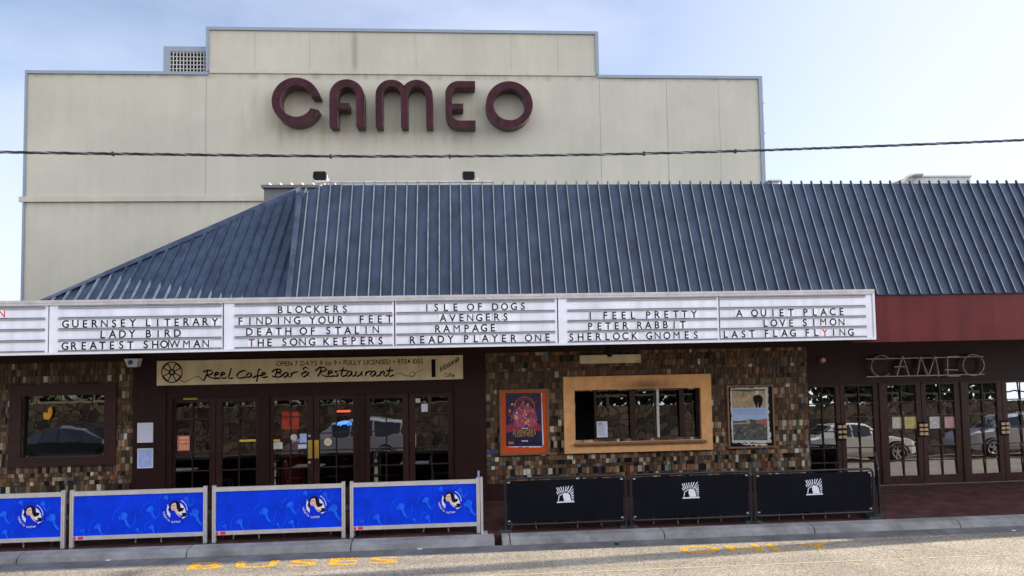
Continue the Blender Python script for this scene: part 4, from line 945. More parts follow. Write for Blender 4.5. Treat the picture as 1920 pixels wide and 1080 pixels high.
for k in range(70):
    x_, y_ = random.gauss(355, 55), random.gauss(550, 52)
    if not (225 < x_ < 490 and 440 < y_ < 655): continue
    r_ = random.uniform(4, 14); an = random.uniform(0, 3.14); n_ = random.randint(5, 7)
    poly(mb, [(x_ + r_*random.uniform(0.4, 1.4)*math.cos(6.283*j/n_), y_ + r_*random.uniform(0.6, 2.2)*math.sin(6.283*j/n_)) for j in range(n_)], yq-0.0012-k*0.00001, random.choice((1, 2, 2, 2, 3, 3, 6, 0)), pm)
for k in range(14):
    a = R(random.uniform(10, 170)); r0, r1 = random.uniform(85, 95), random.uniform(105, 140)
    x0_, y0_ = 360+r0*math.cos(a), 490-r0*math.sin(a)*0.9; x1_, y1_ = 360+r1*math.cos(a), 490-r1*math.sin(a)*0.8
    poly(mb, [(x0_-2, y0_), (x1_, y1_), (x0_+2, y0_+2)], yq-0.002, random.choice((2, 6)), pm)
poly(mb, [(336,655),(395,655),(395,668),(336,668)], yq-0.002, 0, pm)
poly(mb, [(232,770),(273,770),(273,790),(232,790)], yq-0.002, 2, pm)
o_ = at(900+265/4.32, 650+716/4.32, yq); put_line(mb, 'AVENGERS', (o_.x, yq-0.001, o_.z), (1,0,0), (0,0,1), 0.105, 0.50, m=4)
o_ = at(900+285/4.32, 650+732/4.32, yq); put_line(mb, 'INFINITY WAR', (o_.x, yq-0.001, o_.z), (1,0,0), (0,0,1), 0.035, 0.40, m=4)
for k in range(4): poly(mb, [(338+k*13,758),(348+k*13,758),(348+k*13,769),(338+k*13,769)], yq-0.003, 5, pm)
for k in range(5): poly(mb, [(338+k*11,657),(346+k*11,657),(346+k*11,665),(338+k*11,665)], yq-0.003, 5, pm)
mb.build('poster', PM, pf)

gf, gy = framed('poster_frame', 'timber framed garden film poster with torn white edges right of the ticket window', 'poster', rect(1364.5, 722, 1452, 840, FY-0.06), 0.035, MT['wood'], MT['black'])
GM = [mat('poster torn paper', (0.55, 0.53, 0.48), 0.7, 0, 0.3, 30.0), mat('poster dry grass', (0.40, 0.30, 0.16), 0.6, 0, 0.45, 14.0), mat('poster pale sky', (0.38, 0.47, 0.68), 0.6, 0, 0.1), mat('poster garden', (0.075, 0.075, 0.060), 0.6, 0, 0.8, 16.0), mat('poster red bank', (0.33, 0.11, 0.08), 0.6, 0, 0.4, 16.0), MT['black'], MT['skin'], mat('poster text blue', (0.16, 0.25, 0.52), 0.6, 0, 0), mat('poster gold shrub', (0.40, 0.27, 0.06), 0.6, 0, 0.4, 20)]
def gm(q, y): p = at(1350+q[0]/7.718, 710+q[1]/7.714, y); return (p.x, y, p.z)
mb = MB()
def wob(x0, y0, x1, y1, n, a): return [(x0+(x1-x0)*k/n + random.uniform(-a, a), y0+(y1-y0)*k/n + random.uniform(-a, a)) for k in range(n)]
poly(mb, wob(158,135,620,125,14,8) + wob(690,130,735,930,26,16) + wob(740,930,180,925,18,12) + wob(175,920,150,150,14,7), gy-0.002, 0, gm)
poly(mb, wob(310,940,690,940,16,9) + wob(690,965,310,965,16,14), gy-0.0022, 0, gm)
poly(mb, [(165,155),(655,150),(668,420),(180,425)], gy-0.003, 1, gm); poly(mb, [(165,155),(655,150),(656,172),(400,190),(166,178)], gy-0.0032, 3, gm)
poly(mb, [(180,425),(675,420),(680,600),(186,610)], gy-0.003, 2, gm)
poly(mb, [(186,608),(280,612),(380,600),(450,585),(520,600),(600,590),(682,575),(690,890),(195,892)], gy-0.0035, 3, gm)
poly(mb, [(510,620),(560,600),(682,578),(684,690),(600,660),(520,650)], gy-0.004, 4, gm); poly(mb, [(370,640),(385,605),(430,600),(440,650),(400,660)], gy-0.004, 8, gm); poly(mb, [(190,650),(330,632),(372,640),(372,652),(195,664)], gy-0.004, 1, gm)
for k in range(40):
    x_, y_ = random.uniform(205, 670), random.uniform(690, 880); r_ = random.uniform(5, 14)
    poly(mb, [(x_+r_*random.uniform(0.5,1.3)*math.cos(6.283*j/6), y_+r_*0.6*random.uniform(0.5,1.3)*math.sin(6.283*j/6)) for j in range(6)], gy-0.0042-k*1e-5, random.choice((0, 4, 5, 5, 3, 1)), gm)
poly(mb, [(520,400),(478,310),(480,260),(510,238),(560,230),(605,255),(622,300),(610,360),(590,395),(580,420),(560,420),(550,330),(540,420),(520,415)], gy-0.004, 5, gm)
poly(mb, [(505,225),(505,190),(530,170),(562,178),(570,205),(550,235),(520,238)], gy-0.0045, 6, gm)
o_ = at(1350+208/7.718, 710+490/7.714, gy-0.005); put_line(mb, 'FIVE SEASONS', (o_.x, gy-0.005, o_.z), (1,0,0), (0,0,1), 0.062, at(1350+640/7.718, 775, gy).x-o_.x, m=7)
for k in range(11): poly(mb, [(220+k*38,502),(248+k*38,502),(248+k*38,509),(220+k*38,509)], gy-0.005, 7, gm)
mb.build('poster', GM, gf)
for i, (rc, lb, bk) in enumerate((((257, 793, 286, 830), 'white framed blank notice on the brown column, the upper of two', 'paperwhite'), ((257, 841, 286, 878), 'white framed blue glazed notice on the brown column, the lower of two', 'paperblue'))):
    t, ny = framed('notice_frame', lb, 'notice', rect(*rc, FY-0.09), 0.022, MT['white'], MT[bk], 0.03, FY-0.052)
    if i:
        mb = MB(); r4 = rect(261, 845, 282, 874, FY-0.08)
        for k in range(9):
            x_, z_ = random.uniform(r4[0], r4[1]-0.06), random.uniform(r4[2]+0.02, r4[3]-0.03); mb.box(x_, x_+random.uniform(0.03, 0.06), ny-0.002, ny-0.0005, z_, z_+0.012)
        mb.build('print', MT['paperwhite'], t)
# long cream box above the ticket window
r4 = rect(1087, 665, 1201, 681, FY-0.14)
wb_ = thing('wall_box', 'long cream metal box on the mosaic wall above the ticket window', 'wall box', ((r4[0]+r4[1])/2, FY-0.1, r4[2]))
mb = MB(); mb.box(r4[0], r4[1], FY-0.17, FY-0.018, r4[2], r4[3]); mb.build('housing', MT['cream'], wb_, bevel=0.008)
mb = MB(); mb.box(r4[1]-0.12, r4[1]-0.03, FY-0.173, FY-0.1705, r4[2]+0.03, r4[2]+0.05); mb.build('maker_plate', MT['metalgrey'], wb_)
p = at(1143, 664, 15.4); mb = MB(); mb.lathe([(0.075, 3.398-p.z+0.0), (0.075, 0.03), (0.065, -0.01), (0.045, -0.045), (0.015, -0.062)], (p.x, 15.4, p.z), 'z', 18)
tag(mb.build('dome_camera', MT['black'], smooth=True), 'small black dome camera hanging under the awning above the cream box', 'camera')
# security camera, alarm light
p = at(247, 680, FY-0.3); sc_ = thing('security_light', 'white wedge shaped wall unit with a round blue lens beside the cafe sign', 'security light', (p.x, FY-0.2, p.z-0.1))
mb = MB(); a, b = at(234, 673, FY-0.3), at(260, 688, FY-0.3)
mb.hexa([(a.x+0.06, FY-0.30, b.z), (b.x-0.04, FY-0.30, b.z), (b.x-0.04, FY-0.102, b.z), (a.x+0.06, FY-0.102, b.z), (a.x, FY-0.34, a.z), (b.x, FY-0.34, a.z), (b.x, FY-0.102, a.z), (a.x, FY-0.102, a.z)]); mb.build('housing', MT['white'], sc_)
p = at(244.5, 679.5, FY-0.33); mb = MB(); mb.lathe([(0.05, 0.02), (0.05, -0.01), (0.03, -0.03)], (p.x, FY-0.325, p.z), 'y', 16); mb.build('lens', MT['bluelens'], sc_, smooth=True)
p = at(1541, 675, EYD-0.11); al = thing('alarm_beacon', 'small round red wall beacon with a pale centre above the cinema doors', 'beacon', (p.x, EYD-0.101, p.z))
mb = MB(); mb.lathe([(0.085, 0), (0.085, -0.03), (0.06, -0.07)], (p.x, EYD-0.101, p.z), 'y', 18); mb.build('base', mat('beacon red', (0.36, 0.09, 0.05), 0.35, 0, 0.1), al, smooth=True)
mb = MB(); mb.lathe([(0.04, 0), (0.04, -0.02), (0.02, -0.03)], (p.x, EYD-0.1715, p.z), 'y', 16); mb.build('lens', MT['paper'], al, smooth=True)
# thin tube CAMEO sign
NY = EYD-0.20
np_ = lambda x, y: at(1500+x/3.857, 650+y/3.857, NY)
ns = thing('tube_letter_sign', 'thin silver outline letters reading CAMEO between two rails above the cinema doors', 'sign', (np_(900,140).x, NY, np_(900,215).z))
zt, zb = np_(900, 80).z, np_(900, 209).z; xa, xb = np_(480, 140).x, np_(1330, 140).x
mb = MB(); mb.tube([(xa, NY, zt), (xb, NY, zt)], 0.011, 8); mb.tube([(xa, NY, zb), (xb, NY, zb)], 0.011, 8)
for xx in (xa+0.1, (xa+xb)/2, xb-0.1):
    for zz in (zt, zb): mb.tube([(xx, NY, zz), (xx, EYD-0.10, zz)], 0.008, 6)
mb.build('rail', MT['alu'], ns)
silver = mat('dull steel tube', (0.30, 0.29, 0.29), 0.35, 0.6, 0.2); NF = NY-0.018
def nl_(paths, depth=0.07):
    mb = MB()
    for P, cl in paths:
        Q = [np_(x, y) for x, y in P]; Q = [(q.x, NF, q.z) for q in Q]
        n_ = len(Q)
        for i in range(n_ if cl else n_-1):
            a, b = Vector(Q[i]), Vector(Q[(i+1) % n_]); d = (b-a).normalized(); w = Vector((-d.z, 0, d.x))*0.009; e_ = d*0.004; y_ = Vector((0, depth, 0))
            mb.hexa([a-w-e_, b-w+e_, b-w+e_+y_, a-w-e_+y_, a+w-e_, b+w+e_, b+w+e_+y_, a+w-e_+y_])
    mb.build('letter', silver, ns)
cir = lambda cx, cy, r, a0, a1, n=28: [(cx+r*math.cos(R(a0+(a1-a0)*i/n)), cy+r*math.sin(R(a0+(a1-a0)*i/n))) for i in range(n+1)]
nl_([(cir(590, 140, 76, -45, -315), False)]); nl_([([(697,215),(740,68),(790,215)], False), ([(680,145),(770,145)], False)])
nl_([([(845,215),(870,70),(925,215),(975,68),(1005,215)], False)]); nl_([([(1140,70),(1062,72),(1068,212),(1150,212)], False), ([(1045,168),(1140,168)], False)])
nl_([(cir(1252, 133, 76, 0, 360, 36)[:-1], True)])

# ------------------------------------------------------------------ roof top things
for i, (px, lb) in enumerate(((600, 'black square floodlight on the roof ridge below the letter C, the left of two'), (878.5, 'black square floodlight on the roof ridge below the letter E, the right of two'))):
    p = at(px, 329.5, 15.75); fl = thing('floodlight', lb, 'floodlight', (p.x, 15.75, p.z-0.16), 'floodlights on the roof ridge')
    mb = MB(); mb.box(p.x-0.115, p.x+0.115, 15.70, 15.80, p.z-0.085, p.z+0.085, 0); mb.box(p.x-0.13, p.x-0.117, 15.68, 15.78, p.z-0.06, p.z+0.07, 0); mb.box(p.x+0.117, p.x+0.13, 15.68, 15.78, p.z-0.06, p.z+0.07, 0)
    mb.build('housing', MT['black'], fl, bevel=0.012)
    mb = MB(); mb.box(p.x-0.15, p.x+0.15, 15.72, 15.78, p.z-0.125, p.z-0.105); mb.box(p.x-0.15, p.x-0.138, 15.72, 15.78, p.z-0.105, p.z+0.02); mb.box(p.x+0.138, p.x+0.15, 15.72, 15.78, p.z-0.105, p.z+0.02); mb.box(p.x-0.02, p.x+0.02, 15.73, 15.77, RZ-0.35, p.z-0.125); mb.tube([(p.x+0.17, 15.7, p.z-0.20), (p.x+0.19, 15.7, p.z-0.06)], 0.012, 6); mb.build('bracket', MT['acgrey'], fl)
a, b = at(590, 341.5, 15.62), at(925, 342.5, 15.62); mb = MB(); zc = a.z
mb.box(a.x, b.x, 15.58, 15.66, zc-0.018, zc+0.018)
for k in range(6): xx = a.x+0.15+k*(b.x-a.x-0.3)/5; mb.box(xx-0.012, xx+0.012, 15.60, 15.64, RZ-0.35, zc-0.018)
tag(mb.build('lighting_rail', MT['trim']), 'thin pale metal rail along the roof ridge between the floodlights', 'rail')
# air conditioning plant
AY = 19.5
a, b = at(1713, 330, AY), at(1820, 345, AY); ac = thing('air_conditioner', 'grey boxy rooftop air conditioner with curved pipes showing above the roof ridge', 'air conditioner', ((a.x+b.x)/2, AY, RZ-0.35))
mb = MB(); mb.box(a.x, b.x, AY, AY+1.2, RZ-0.34, a.z-0.03); mb.box(a.x-0.02, b.x+0.03, AY-0.03, AY+1.23, a.z-0.03, a.z+0.01)
for xx in (a.x+0.45, a.x+0.95): mb.box(xx, xx+0.02, AY-0.008, AY-0.001, RZ-0.3, a.z-0.03)
mb.build('casing', MT['acgrey'], ac)
mb = MB()
for k in range(3):
    P = [at(x_, y_+k*1.3, AY-0.3+k*0.12) for x_, y_ in ((1686, 345), (1694, 339), (1700, 332), (1712, 327), (1730, 325.5))]; mb.tube([tuple(q) for q in P] , 0.035, 8)
mb.build('pipe', MT['trim'], ac, smooth=True)
a, b = at(1441, 338, AY), at(1463, 345, AY); rv = thing('roof_vent', 'small pale flat topped roof vent beside the hall corner above the ridge', 'vent', ((a.x+b.x)/2, AY, RZ-0.35))
mb = MB(); mb.box(a.x+0.04, b.x-0.04, AY, AY+0.4, RZ-0.34, a.z-0.03); mb.build('body', MT['acgrey'], rv); mb = MB(); mb.box(a.x, b.x, AY-0.05, AY+0.45, a.z-0.03, a.z+0.01); mb.build('cap', MT['acgrey'], rv)
# overhead cable
CYY = 9.0
cp = [(-3200, 60), (-1600, 185), (-700, 248), (-330, 270), (-150, 279), (0, 285), (300, 289.3), (620, 292.8), (900, 292.6), (1200, 288), (1500, 279.3), (1920, 262.5), (2150, 250), (2400, 234), (3000, 190), (4200, 90)]
cq = catmull(cp, 40); pts = [at(q.x, q.y, CYY) for q in cq]
oc = thing('overhead_cable', 'twisted black overhead power cable sagging across the whole street view', 'cable', tuple(pts[0]))
acc = [0.0]
for i in range(1, len(pts)): acc.append(acc[-1] + (pts[i]-pts[i-1]).length)
for k in range(3):
    mb = MB(); mb.tube([(p.x, p.y + 0.009*math.cos(6.283*(s_/0.42 + 0.25*math.sin(s_*1.7))+k*2.094), p.z + 0.009*math.sin(6.283*(s_/0.42 + 0.25*math.sin(s_*1.7))+k*2.094)) for p, s_ in zip(pts, acc) ], 0.0095, 6)
    mb.build('strand', MT['cable'] if k else MT['cablelight'], oc, smooth=True)
for px in (210, 620, 1205, 1380, 840):
    q = min(pts, key=lambda p: (p-at(px, 290, CYY)).length); mb = MB(); mb.box(q.x-0.010, q.x+0.010, q.y-0.022, q.y+0.022, q.z-0.026, q.z+0.022); mb.build('cable_tie', MT['cable'], oc)

# ------------------------------------------------------------------ barriers
def blue_barrier(label, X0, X1, y, z0, zt):
    t = thing('blue_barrier', label, 'barrier', ((X0+X1)/2, y, z0), 'blue cafe barriers along the kerb')
    pw = 0.062
    for xx in (X0, X1-pw):
        mb = MB(); mb.box(xx, xx+pw*0.42, y-0.03, y+0.03, z0+0.006, zt+0.02); mb.box(xx+pw*0.58, xx+pw, y-0.03, y+0.03, z0+0.006, zt+0.02); mb.box(xx+pw*0.42, xx+pw*0.58, y-0.018, y+0.018, z0+0.006, zt+0.015)
        mb.box(xx-0.02, xx+pw+0.02, y-0.10, y+0.22, z0-0.004, z0+0.006, 1); mb.build('post', [MT['alu'], MT['blacktube']], t)
    a, b = X0+pw, X1-pw
    mb = MB(); mb.box(a, b, y-0.022, y+0.022, zt-0.085, zt-0.01); mb.build('rail', MT['alu'], t)
    mb = MB(); mb.box(a, b, y-0.022, y+0.022, z0+0.135, z0+0.205); mb.build('rail', MT['alu'], t)
    mb = MB(); c, d = z0+0.206, zt-0.086
    NXX, NZ = 24, 8
    for i in range(NXX):
        for j in range(NZ):
            f = lambda u, v: (a+0.004+(b-a-0.008)*u, y-0.006+0.008*math.sin(u*9+v*3+X0*2)*math.sin(v*3.14)*math.sin(u*3.14)-0.0, c+(d-c)*v)
            mb.face([f(i/NXX, j/NZ), f((i+1)/NXX, j/NZ), f((i+1)/NXX, (j+1)/NZ), f(i/NXX, (j+1)/NZ)])
    ban = mb.build('banner', MT['blue'], t, smooth=True)
    mb = MB(); mb.box(a+0.004, b-0.004, y+0.006, y+0.008, c, d); mb.build('banner_back', MT['blackbanner'], t)
    W_, H_ = b-a, d-c
    yy = y-0.0145
    G = MB()
    def ghost(u, v, s_, fl=1):
        for sh in ([(-0.25,0.35),(-0.1,0.52),(0.15,0.5),(0.3,0.3),(0.26,0.05),(0.12,-0.12),(-0.12,-0.1),(-0.28,0.1)], [(0.02,-0.12),(0.22,-0.05),(0.34,-0.4),(0.62,-0.8),(0.5,-0.86),(0.15,-0.5)], [(-0.34,0.3),(-0.26,0.1),(-0.3,-0.1),(-0.42,-0.02),(-0.44,0.2)]):
            poly(G, [(a+W_*u+fl*p[0]*s_, c+H_*v+p[1]*s_) for p in sh], yy, 0, lambda q, y_: (q[0], y_, q[1]))
        for q0, q1 in ((100, 200), (-60, 30)):
            P = [(a+W_*u+0.95*s_*math.cos(R(k)), c+H_*v+0.95*s_*math.sin(R(k))) for k in range(q0, q1, 10)]
            ribbon(G, P, 0.008, lambda p: (p.x, yy, p.y), 1.0, smooth=False)
    for u, v, s_ in ((0.385, 0.40, 0.21), (0.19, 0.18, 0.16), (0.59, 0.56, 0.17), (0.60, 0.13, 0.13), (0.71, 0.86, 0.12), (0.865, 0.80, 0.14), (0.935, 0.42, 0.22), (0.07, 0.10, 0.11), (0.49, 0.10, 0.08)): ghost(u, v, s_)
    G.build('pale_print', MT['blueghost'], ban)
    # round emblem: woman's head, cup and lettering round the rim
    cx, cz, k_ = a+W_*0.785, c+H_*0.56, H_/1000.0
    em = lambda q, y_: (cx+(q[0]-570)*k_, y_, cz-(q[1]-570)*k_)
    E_ = MB(); ye = yy-0.002
    E_.lathe([(330*k_, 0), (330*k_, 0.0015)], (cx, ye, cz), 'y', 36, 0)
    P_ = lambda pts, m, dy: poly(E_, pts, ye-0.001-dy, m, em)
    P_([(372,400),(345,560),(362,655),(432,748),(442,640),(412,622),(390,540),(402,450)], 1, 0)
    P_([(680,385),(745,440),(795,520),(815,600),(840,640),(760,700),(650,690),(600,610),(690,520)], 1, 0)
    P_([(545,575),(605,520),(625,620),(690,700),(740,735),(655,725),(590,660)], 2, 0.0005)
    P_([(370,430),(430,400),(480,340),(560,315),(630,345),(672,420),(695,500),(785,520),(740,590),(650,612),(612,560),(590,480),(560,380),(480,400),(445,460),(455,560),(405,585),(372,545),(432,475)], 3, 0.001)
    P_([(478,400),(560,368),(585,430),(592,520),(552,565),(500,568),(460,540),(450,470)], 2, 0.0015)
    P_([(480,522),(510,510),(542,520),(515,542)], 4, 0.002); P_([(470,448),(505,444),(505,460),(472,462)], 3, 0.002); P_([(522,438),(560,436),(556,455),(525,456)], 3, 0.002)
    P_([(722,640),(832,628),(820,690),(765,715),(735,692)], 3, 0.002); P_([(620,660),(700,700),(850,700),(830,732),(720,735)], 3, 0.002); P_([(720,748),(868,712),(740,785)], 1, 0.001)
    txt = 'mahalia coffee'; a0, a1 = 186, 294; r_ = 318
    for i, ch in enumerate(txt):
        if ch == ' ': continue
        t_ = R(a0 + (a1-a0)*(i+0.5)/len(txt)); ox, oz = cx+r_*k_*math.cos(t_), cz+r_*k_*math.sin(t_)
        ux, uz = -math.sin(t_), math.cos(t_); wx, wz = -math.cos(t_), -math.sin(t_); h = 62*k_; vs, fs = glyph(ch); g0, g1 = gw(ch)
        E_.mesh([(ox+ux*(v.x-(g0+g1)/2)*h/CAP+wx*v.y*h/CAP, ye-0.0025, oz+uz*(v.x-(g0+g1)/2)*h/CAP+wz*v.y*h/CAP) for v in vs], fs, 1)
    for i in range(9):
        t0, t1 = R(62-i*7.2), R(62-i*7.2-5); E_.face([(cx+q*k_*math.cos(t), ye-0.0025, cz+q*k_*math.sin(t)) for q, t in ((275, t0), (295, t0), (295, t1), (275, t1))], 1)
    E_.build('emblem', [MT['bluedark'], MT['emblemwhite'], MT['skin'], MT['black'], MT['lip']], ban)
    mb = MB(); mb.box(a+0.005, a+0.17, y-0.0245, y-0.0225, z0+0.145, z0+0.195, 0); put_line(mb, '28 Black', (a+0.05, y-0.025, z0+0.155), (1,0,0), (0,0,1), 0.02, 0.09, m=1) if False else mb.box(a+0.055, a+0.075, y-0.026, y-0.0246, z0+0.145, z0+0.195, 1)
    mb.build('tag', [MT['tagred'], MT['emblemwhite']], t)
    return t
BY = 14.02; zt = at(520, 909, BY).z; 
bx = lambda p: at(p, 960, BY).x
b2 = (bx(132), bx(388.5)); w_ = b2[1]-b2[0]
for (X1, lb) in ((bx(122.5), 'blue banner barrier cut off by the left edge of the photo'), (bx(388.5), 'blue banner barrier below the brown framed window, second from the left'), (bx(647.5), 'blue banner barrier below the brass handled cafe doors, third from the left'), (bx(900), 'rightmost blue banner barrier, next to the black barriers')):
    if 'second' in lb: blue_barrier(lb, bx(132), X1, BY, 0, zt)
    elif 'cut' in lb: blue_barrier(lb, X1-2.5, X1, BY, 0, zt)
    elif 'third' in lb: blue_barrier(lb, bx(398.5), X1, BY, 0, zt)
    else: blue_barrier(lb, bx(656.5), X1, BY, 0, zt)
ep = thing('barrier_post', 'slim blue and silver end post standing beside the rightmost blue barrier', 'post', (bx(901), BY+0.05, 0))
mb = MB(); mb.box(bx(901.2), bx(905.8), BY, BY+0.06, 0.004, zt+0.02); mb.box(bx(896), bx(914), BY-0.1, BY+0.2, -0.002, 0.004); mb.build('profile', MT['alu'], ep)
mb = MB(); mb.tube([(bx(898.3), BY+0.06, 0.1), (bx(898.3), BY+0.06, at(898, 884, BY).z)], 0.020, 10); mb.build('pole', mat('pale blue tube', (0.35, 0.38, 0.62), 0.35, 0.4, 0.1), ep)

def black_barrier(label, cx, y, W_, z0, Hh, rot=0.0, emblem=True):
    t = thing('black_barrier', label, 'barrier', (0, 0, 0), 'black cafe barriers along the kerb')
    a, b = -W_/2, W_/2; r_ = 0.09; zb, zt_ = 0.13, Hh
    mb = MB()
    corner = lambda x, z, s0: [(x+r_*math.cos(R(s0+k*15)), 0, z+r_*math.sin(R(s0+k*15))) for k in range(7)]
    loop = corner(b-r_, zt_-r_, 0) + corner(a+r_, zt_-r_, 90) + corner(a+r_, zb+r_, 180) + corner(b-r_, zb+r_, 270)
    mb.tube(loop, 0.022, 10, closed=True)
    mb.build('frame', MT['blacktube'], t, smooth=True)
    mb = MB(); N1, N2 = 20, 8; i0, i1, j0, j1 = a+0.045, b-0.045, zb+0.045, zt_-0.045
    for i in range(N1):
        for j in range(N2):
            f = lambda u, v: (i0+(i1-i0)*u, 0.006*math.sin(u*6.3+v*2)*math.sin(v*3.14), j0+(j1-j0)*v)
            mb.face([f(i/N1, j/N2), f((i+1)/N1, j/N2), f((i+1)/N1, (j+1)/N2), f(i/N1, (j+1)/N2)])
    ban = mb.build('banner', MT['blackbanner'], t, smooth=True)
    if emblem:
        E_ = MB(); k_ = 1/18/F*14.0; ec = (-0.005, zb + (zt_-zb)*0.60); ye = -0.012
        em = lambda q: (ec[0]+(q[0]-655)*k_, ye, ec[1]-(q[1]-560)*k_)
        for (x0, y0, x1, y1) in ((360,290,460,500),(425,280,510,480),(505,270,560,465),(595,260,600,440),(690,255,655,430),(780,250,695,435),(900,250,730,485),(930,345,790,465),(930,435,820,505),(930,495,845,530),(940,560,850,580),(935,620,850,628),(930,675,865,682),(925,730,885,732),(365,430,405,520)):
            ribbon(E_, [(x0, y0), (x1, y1)], 27, em, 1.0, smooth=False)
        vs, fs = fill2d([[(600,480),(640,460),(700,480),(770,510),(810,560),(830,690),(860,742),(600,742),(600,690),(620,670),(580,650),(580,500)]]); E_.mesh([em((v.x, v.y)) for v in vs], fs)
        ribbon(E_, [(575,500),(445,565),(415,735)], 28, em, 1.0, smooth=False); ribbon(E_, [(365,775),(950,770)], 42, em, 1.0, smooth=False)
        E_.build('emblem', MT['emblemwhite'], ban)
    for xx in (a+0.0, b-0.0):
        mb = MB(); mb.tube([(xx, 0.0, 0.02), (xx, 0.0, zb+0.12)], 0.018, 8)
        mb.hexa([(xx-0.14, -0.06, 0.0), (xx+0.14, -0.06, 0.0), (xx+0.14, 0.30, 0.012), (xx-0.14, 0.30, 0.012), (xx-0.10, -0.03, 0.045), (xx+0.10, -0.03, 0.045), (xx+0.10, 0.26, 0.055), (xx-0.10, 0.26, 0.055)]); mb.build('foot', MT['rubber'], t)
    for (xx, zz) in ((a+0.07, zt_-0.07), (b-0.07, zt_-0.07), (b-0.07, zb+0.07), (a+0.07, zb+0.07)):
        mb = MB(); mb.box(xx-0.022, xx+0.022, -0.014, 0.012, zz-0.012, zz+0.012); mb.build('clip', MT['metalgrey'], t)
    t.location = (cx, y, z0); t.rotation_euler = (0, 0, rot)
    return t
BYK = 14.00
for (p0, p1, yb, lb) in ((946, 1174, 892, 'black banner barrier with white emblem under the orange film poster, leftmost of the black ones'), (1182, 1408.5, 885, 'black banner barrier with white emblem under the ticket window, middle of three'), (1414.5, 1639.5, 880, 'black banner barrier with white emblem nearest the cinema doors, rightmost of three')):
    X0, X1 = at(p0, 940, BYK).x, at(p1, 940, BYK).x; pz = at((p0+p1)/2, yb, BYK).z
    black_barrier(lb, (X0+X1)/2, BYK, X1-X0-0.02, 0.0, pz-0.022+0.0)
Xe = at(1648, 940, BYK+0.9).x
black_barrier('black barrier standing end on, closing the seating area beside the cinema doors', at(1647, 930, 14.15).x+0.43, 14.15+0.77, 1.75, 0.015, at(1526, 880, BYK).z-0.03, R(61.5), False)

# ------------------------------------------------------------------ cafe furniture behind the barriers
def chair(label, x, y, rz, leg_m, seat_m, group, h=0.45, back=0.84):
    t = thing('cafe_chair', label, 'chair', (0, 0, 0), group)
    mb = MB(); mb.box(-0.21, 0.21, -0.21, 0.21, h-0.03, h); mb.build('seat', seat_m, t, bevel=0.012)
    mb = MB(); mb.tube([(-0.19, 0.2, h), (-0.19, 0.25, back-0.1), (-0.12, 0.27, back), (0.12, 0.27, back), (0.19, 0.25, back-0.1), (0.19, 0.2, h)], 0.014, 8)
    mb.tube([(-0.19, 0.235, h+0.2), (0.19, 0.235, h+0.2)], 0.012, 8); mb.build('backrest', leg_m, t, smooth=True)
    for sx in (-1, 1):
        for sy in (-1, 1):
            mb = MB(); mb.tube([(sx*0.18, sy*0.18, h-0.03), (sx*0.235, sy*0.235, 0.0)], [0.019, 0.013], 8); mb.build('leg', leg_m, t, smooth=True)
    t.location = (x, y, PZ(y)); t.rotation_euler = (0, 0, rz); return t
def table(label, x, y, top_m, group, h=0.74, r=0.33):
    t = thing('cafe_table', label, 'table', (0, 0, 0), group)
    mb = MB(); mb.box(-r, r, -r, r, h-0.03, h); mb.build('table_top', top_m, t, bevel=0.01)
    mb = MB(); mb.tube([(0, 0, 0.03), (0, 0, h-0.03)], 0.03, 10); mb.build('pedestal', MT['darkmetal'], t, smooth=True)
    mb = MB(); mb.box(-0.22, 0.22, -0.03, 0.03, 0, 0.03); mb.box(-0.03, 0.03, -0.22, -0.03, 0, 0.03); mb.box(-0.03, 0.03, 0.03, 0.22, 0, 0.03); mb.build('base', MT['darkmetal'], t)
    t.location = (x, y, PZ(y)); return t
G1, G2 = 'orange legged chairs behind the black barriers', 'metal chairs behind the blue barriers'
def gx(px, y): return gnd(px, 985, PZ(y)).x * y / gnd(px, 985, PZ(y)).y
for i, (px, y, rz_, lb) in enumerate(((982, 14.37, 1.5, 'orange legged chair glimpsed below the leftmost black barrier, near its left end'), (1100, 14.37, -1.5, 'orange legged chair glimpsed below the leftmost black barrier, near its right end'), (1244, 14.37, 1.5, 'orange legged chair glimpsed below the middle black barrier, near its left end'), (1322, 14.37, -1.5, 'orange legged chair glimpsed below the middle black barrier, near its right end'), (1476, 14.37, 1.5, 'orange legged chair glimpsed below the rightmost black barrier, near its left end'), (1560, 14.37, -1.6, 'orange legged chair glimpsed below the rightmost black barrier, near its right end'))):
    chair(lb, gx(px, y), y, rz_, MT['stooltimber'], MT['darkmetal'], G1, 0.44, 0.80)
for px, lb in ((1040, 'small cafe table between orange legged chairs behind the leftmost black barrier'), (1283, 'small cafe table between orange legged chairs behind the middle black barrier'), (1518, 'small cafe table between orange legged chairs behind the rightmost black barrier')): table(lb, gx(px, 14.62), 14.62, MT['darkmetal'], 'small tables behind the black barriers', 0.70)
for i, (px, y, rz_, lb) in enumerate(((40, 14.40, 1.4, 'metal cafe chair behind the blue barrier cut by the left edge'), (128, 14.40, -1.2, 'metal cafe chair showing in the gap left of the second blue barrier'), (290, 14.40, 1.5, 'metal cafe chair behind the second blue barrier'), (394, 14.40, -1.3, 'metal cafe chair showing in the gap between the second and third blue barriers'), (470, 14.40, 1.5, 'metal cafe chair behind the left half of the third blue barrier'), (560, 14.40, -1.5, 'metal cafe chair behind the right half of the third blue barrier'), (652, 14.40, 1.3, 'metal cafe chair showing in the gap between the third and rightmost blue barriers'), (700, 14.40, -1.5, 'metal cafe chair behind the left half of the rightmost blue barrier'), (820, 14.40, 1.5, 'metal cafe chair behind the right half of the rightmost blue barrier'))):
    chair(lb, gx(px, y), y, rz_, MT['lightmetal'] if i % 2 == 0 else MT['darkmetal'], MT['darkmetal'], G2)
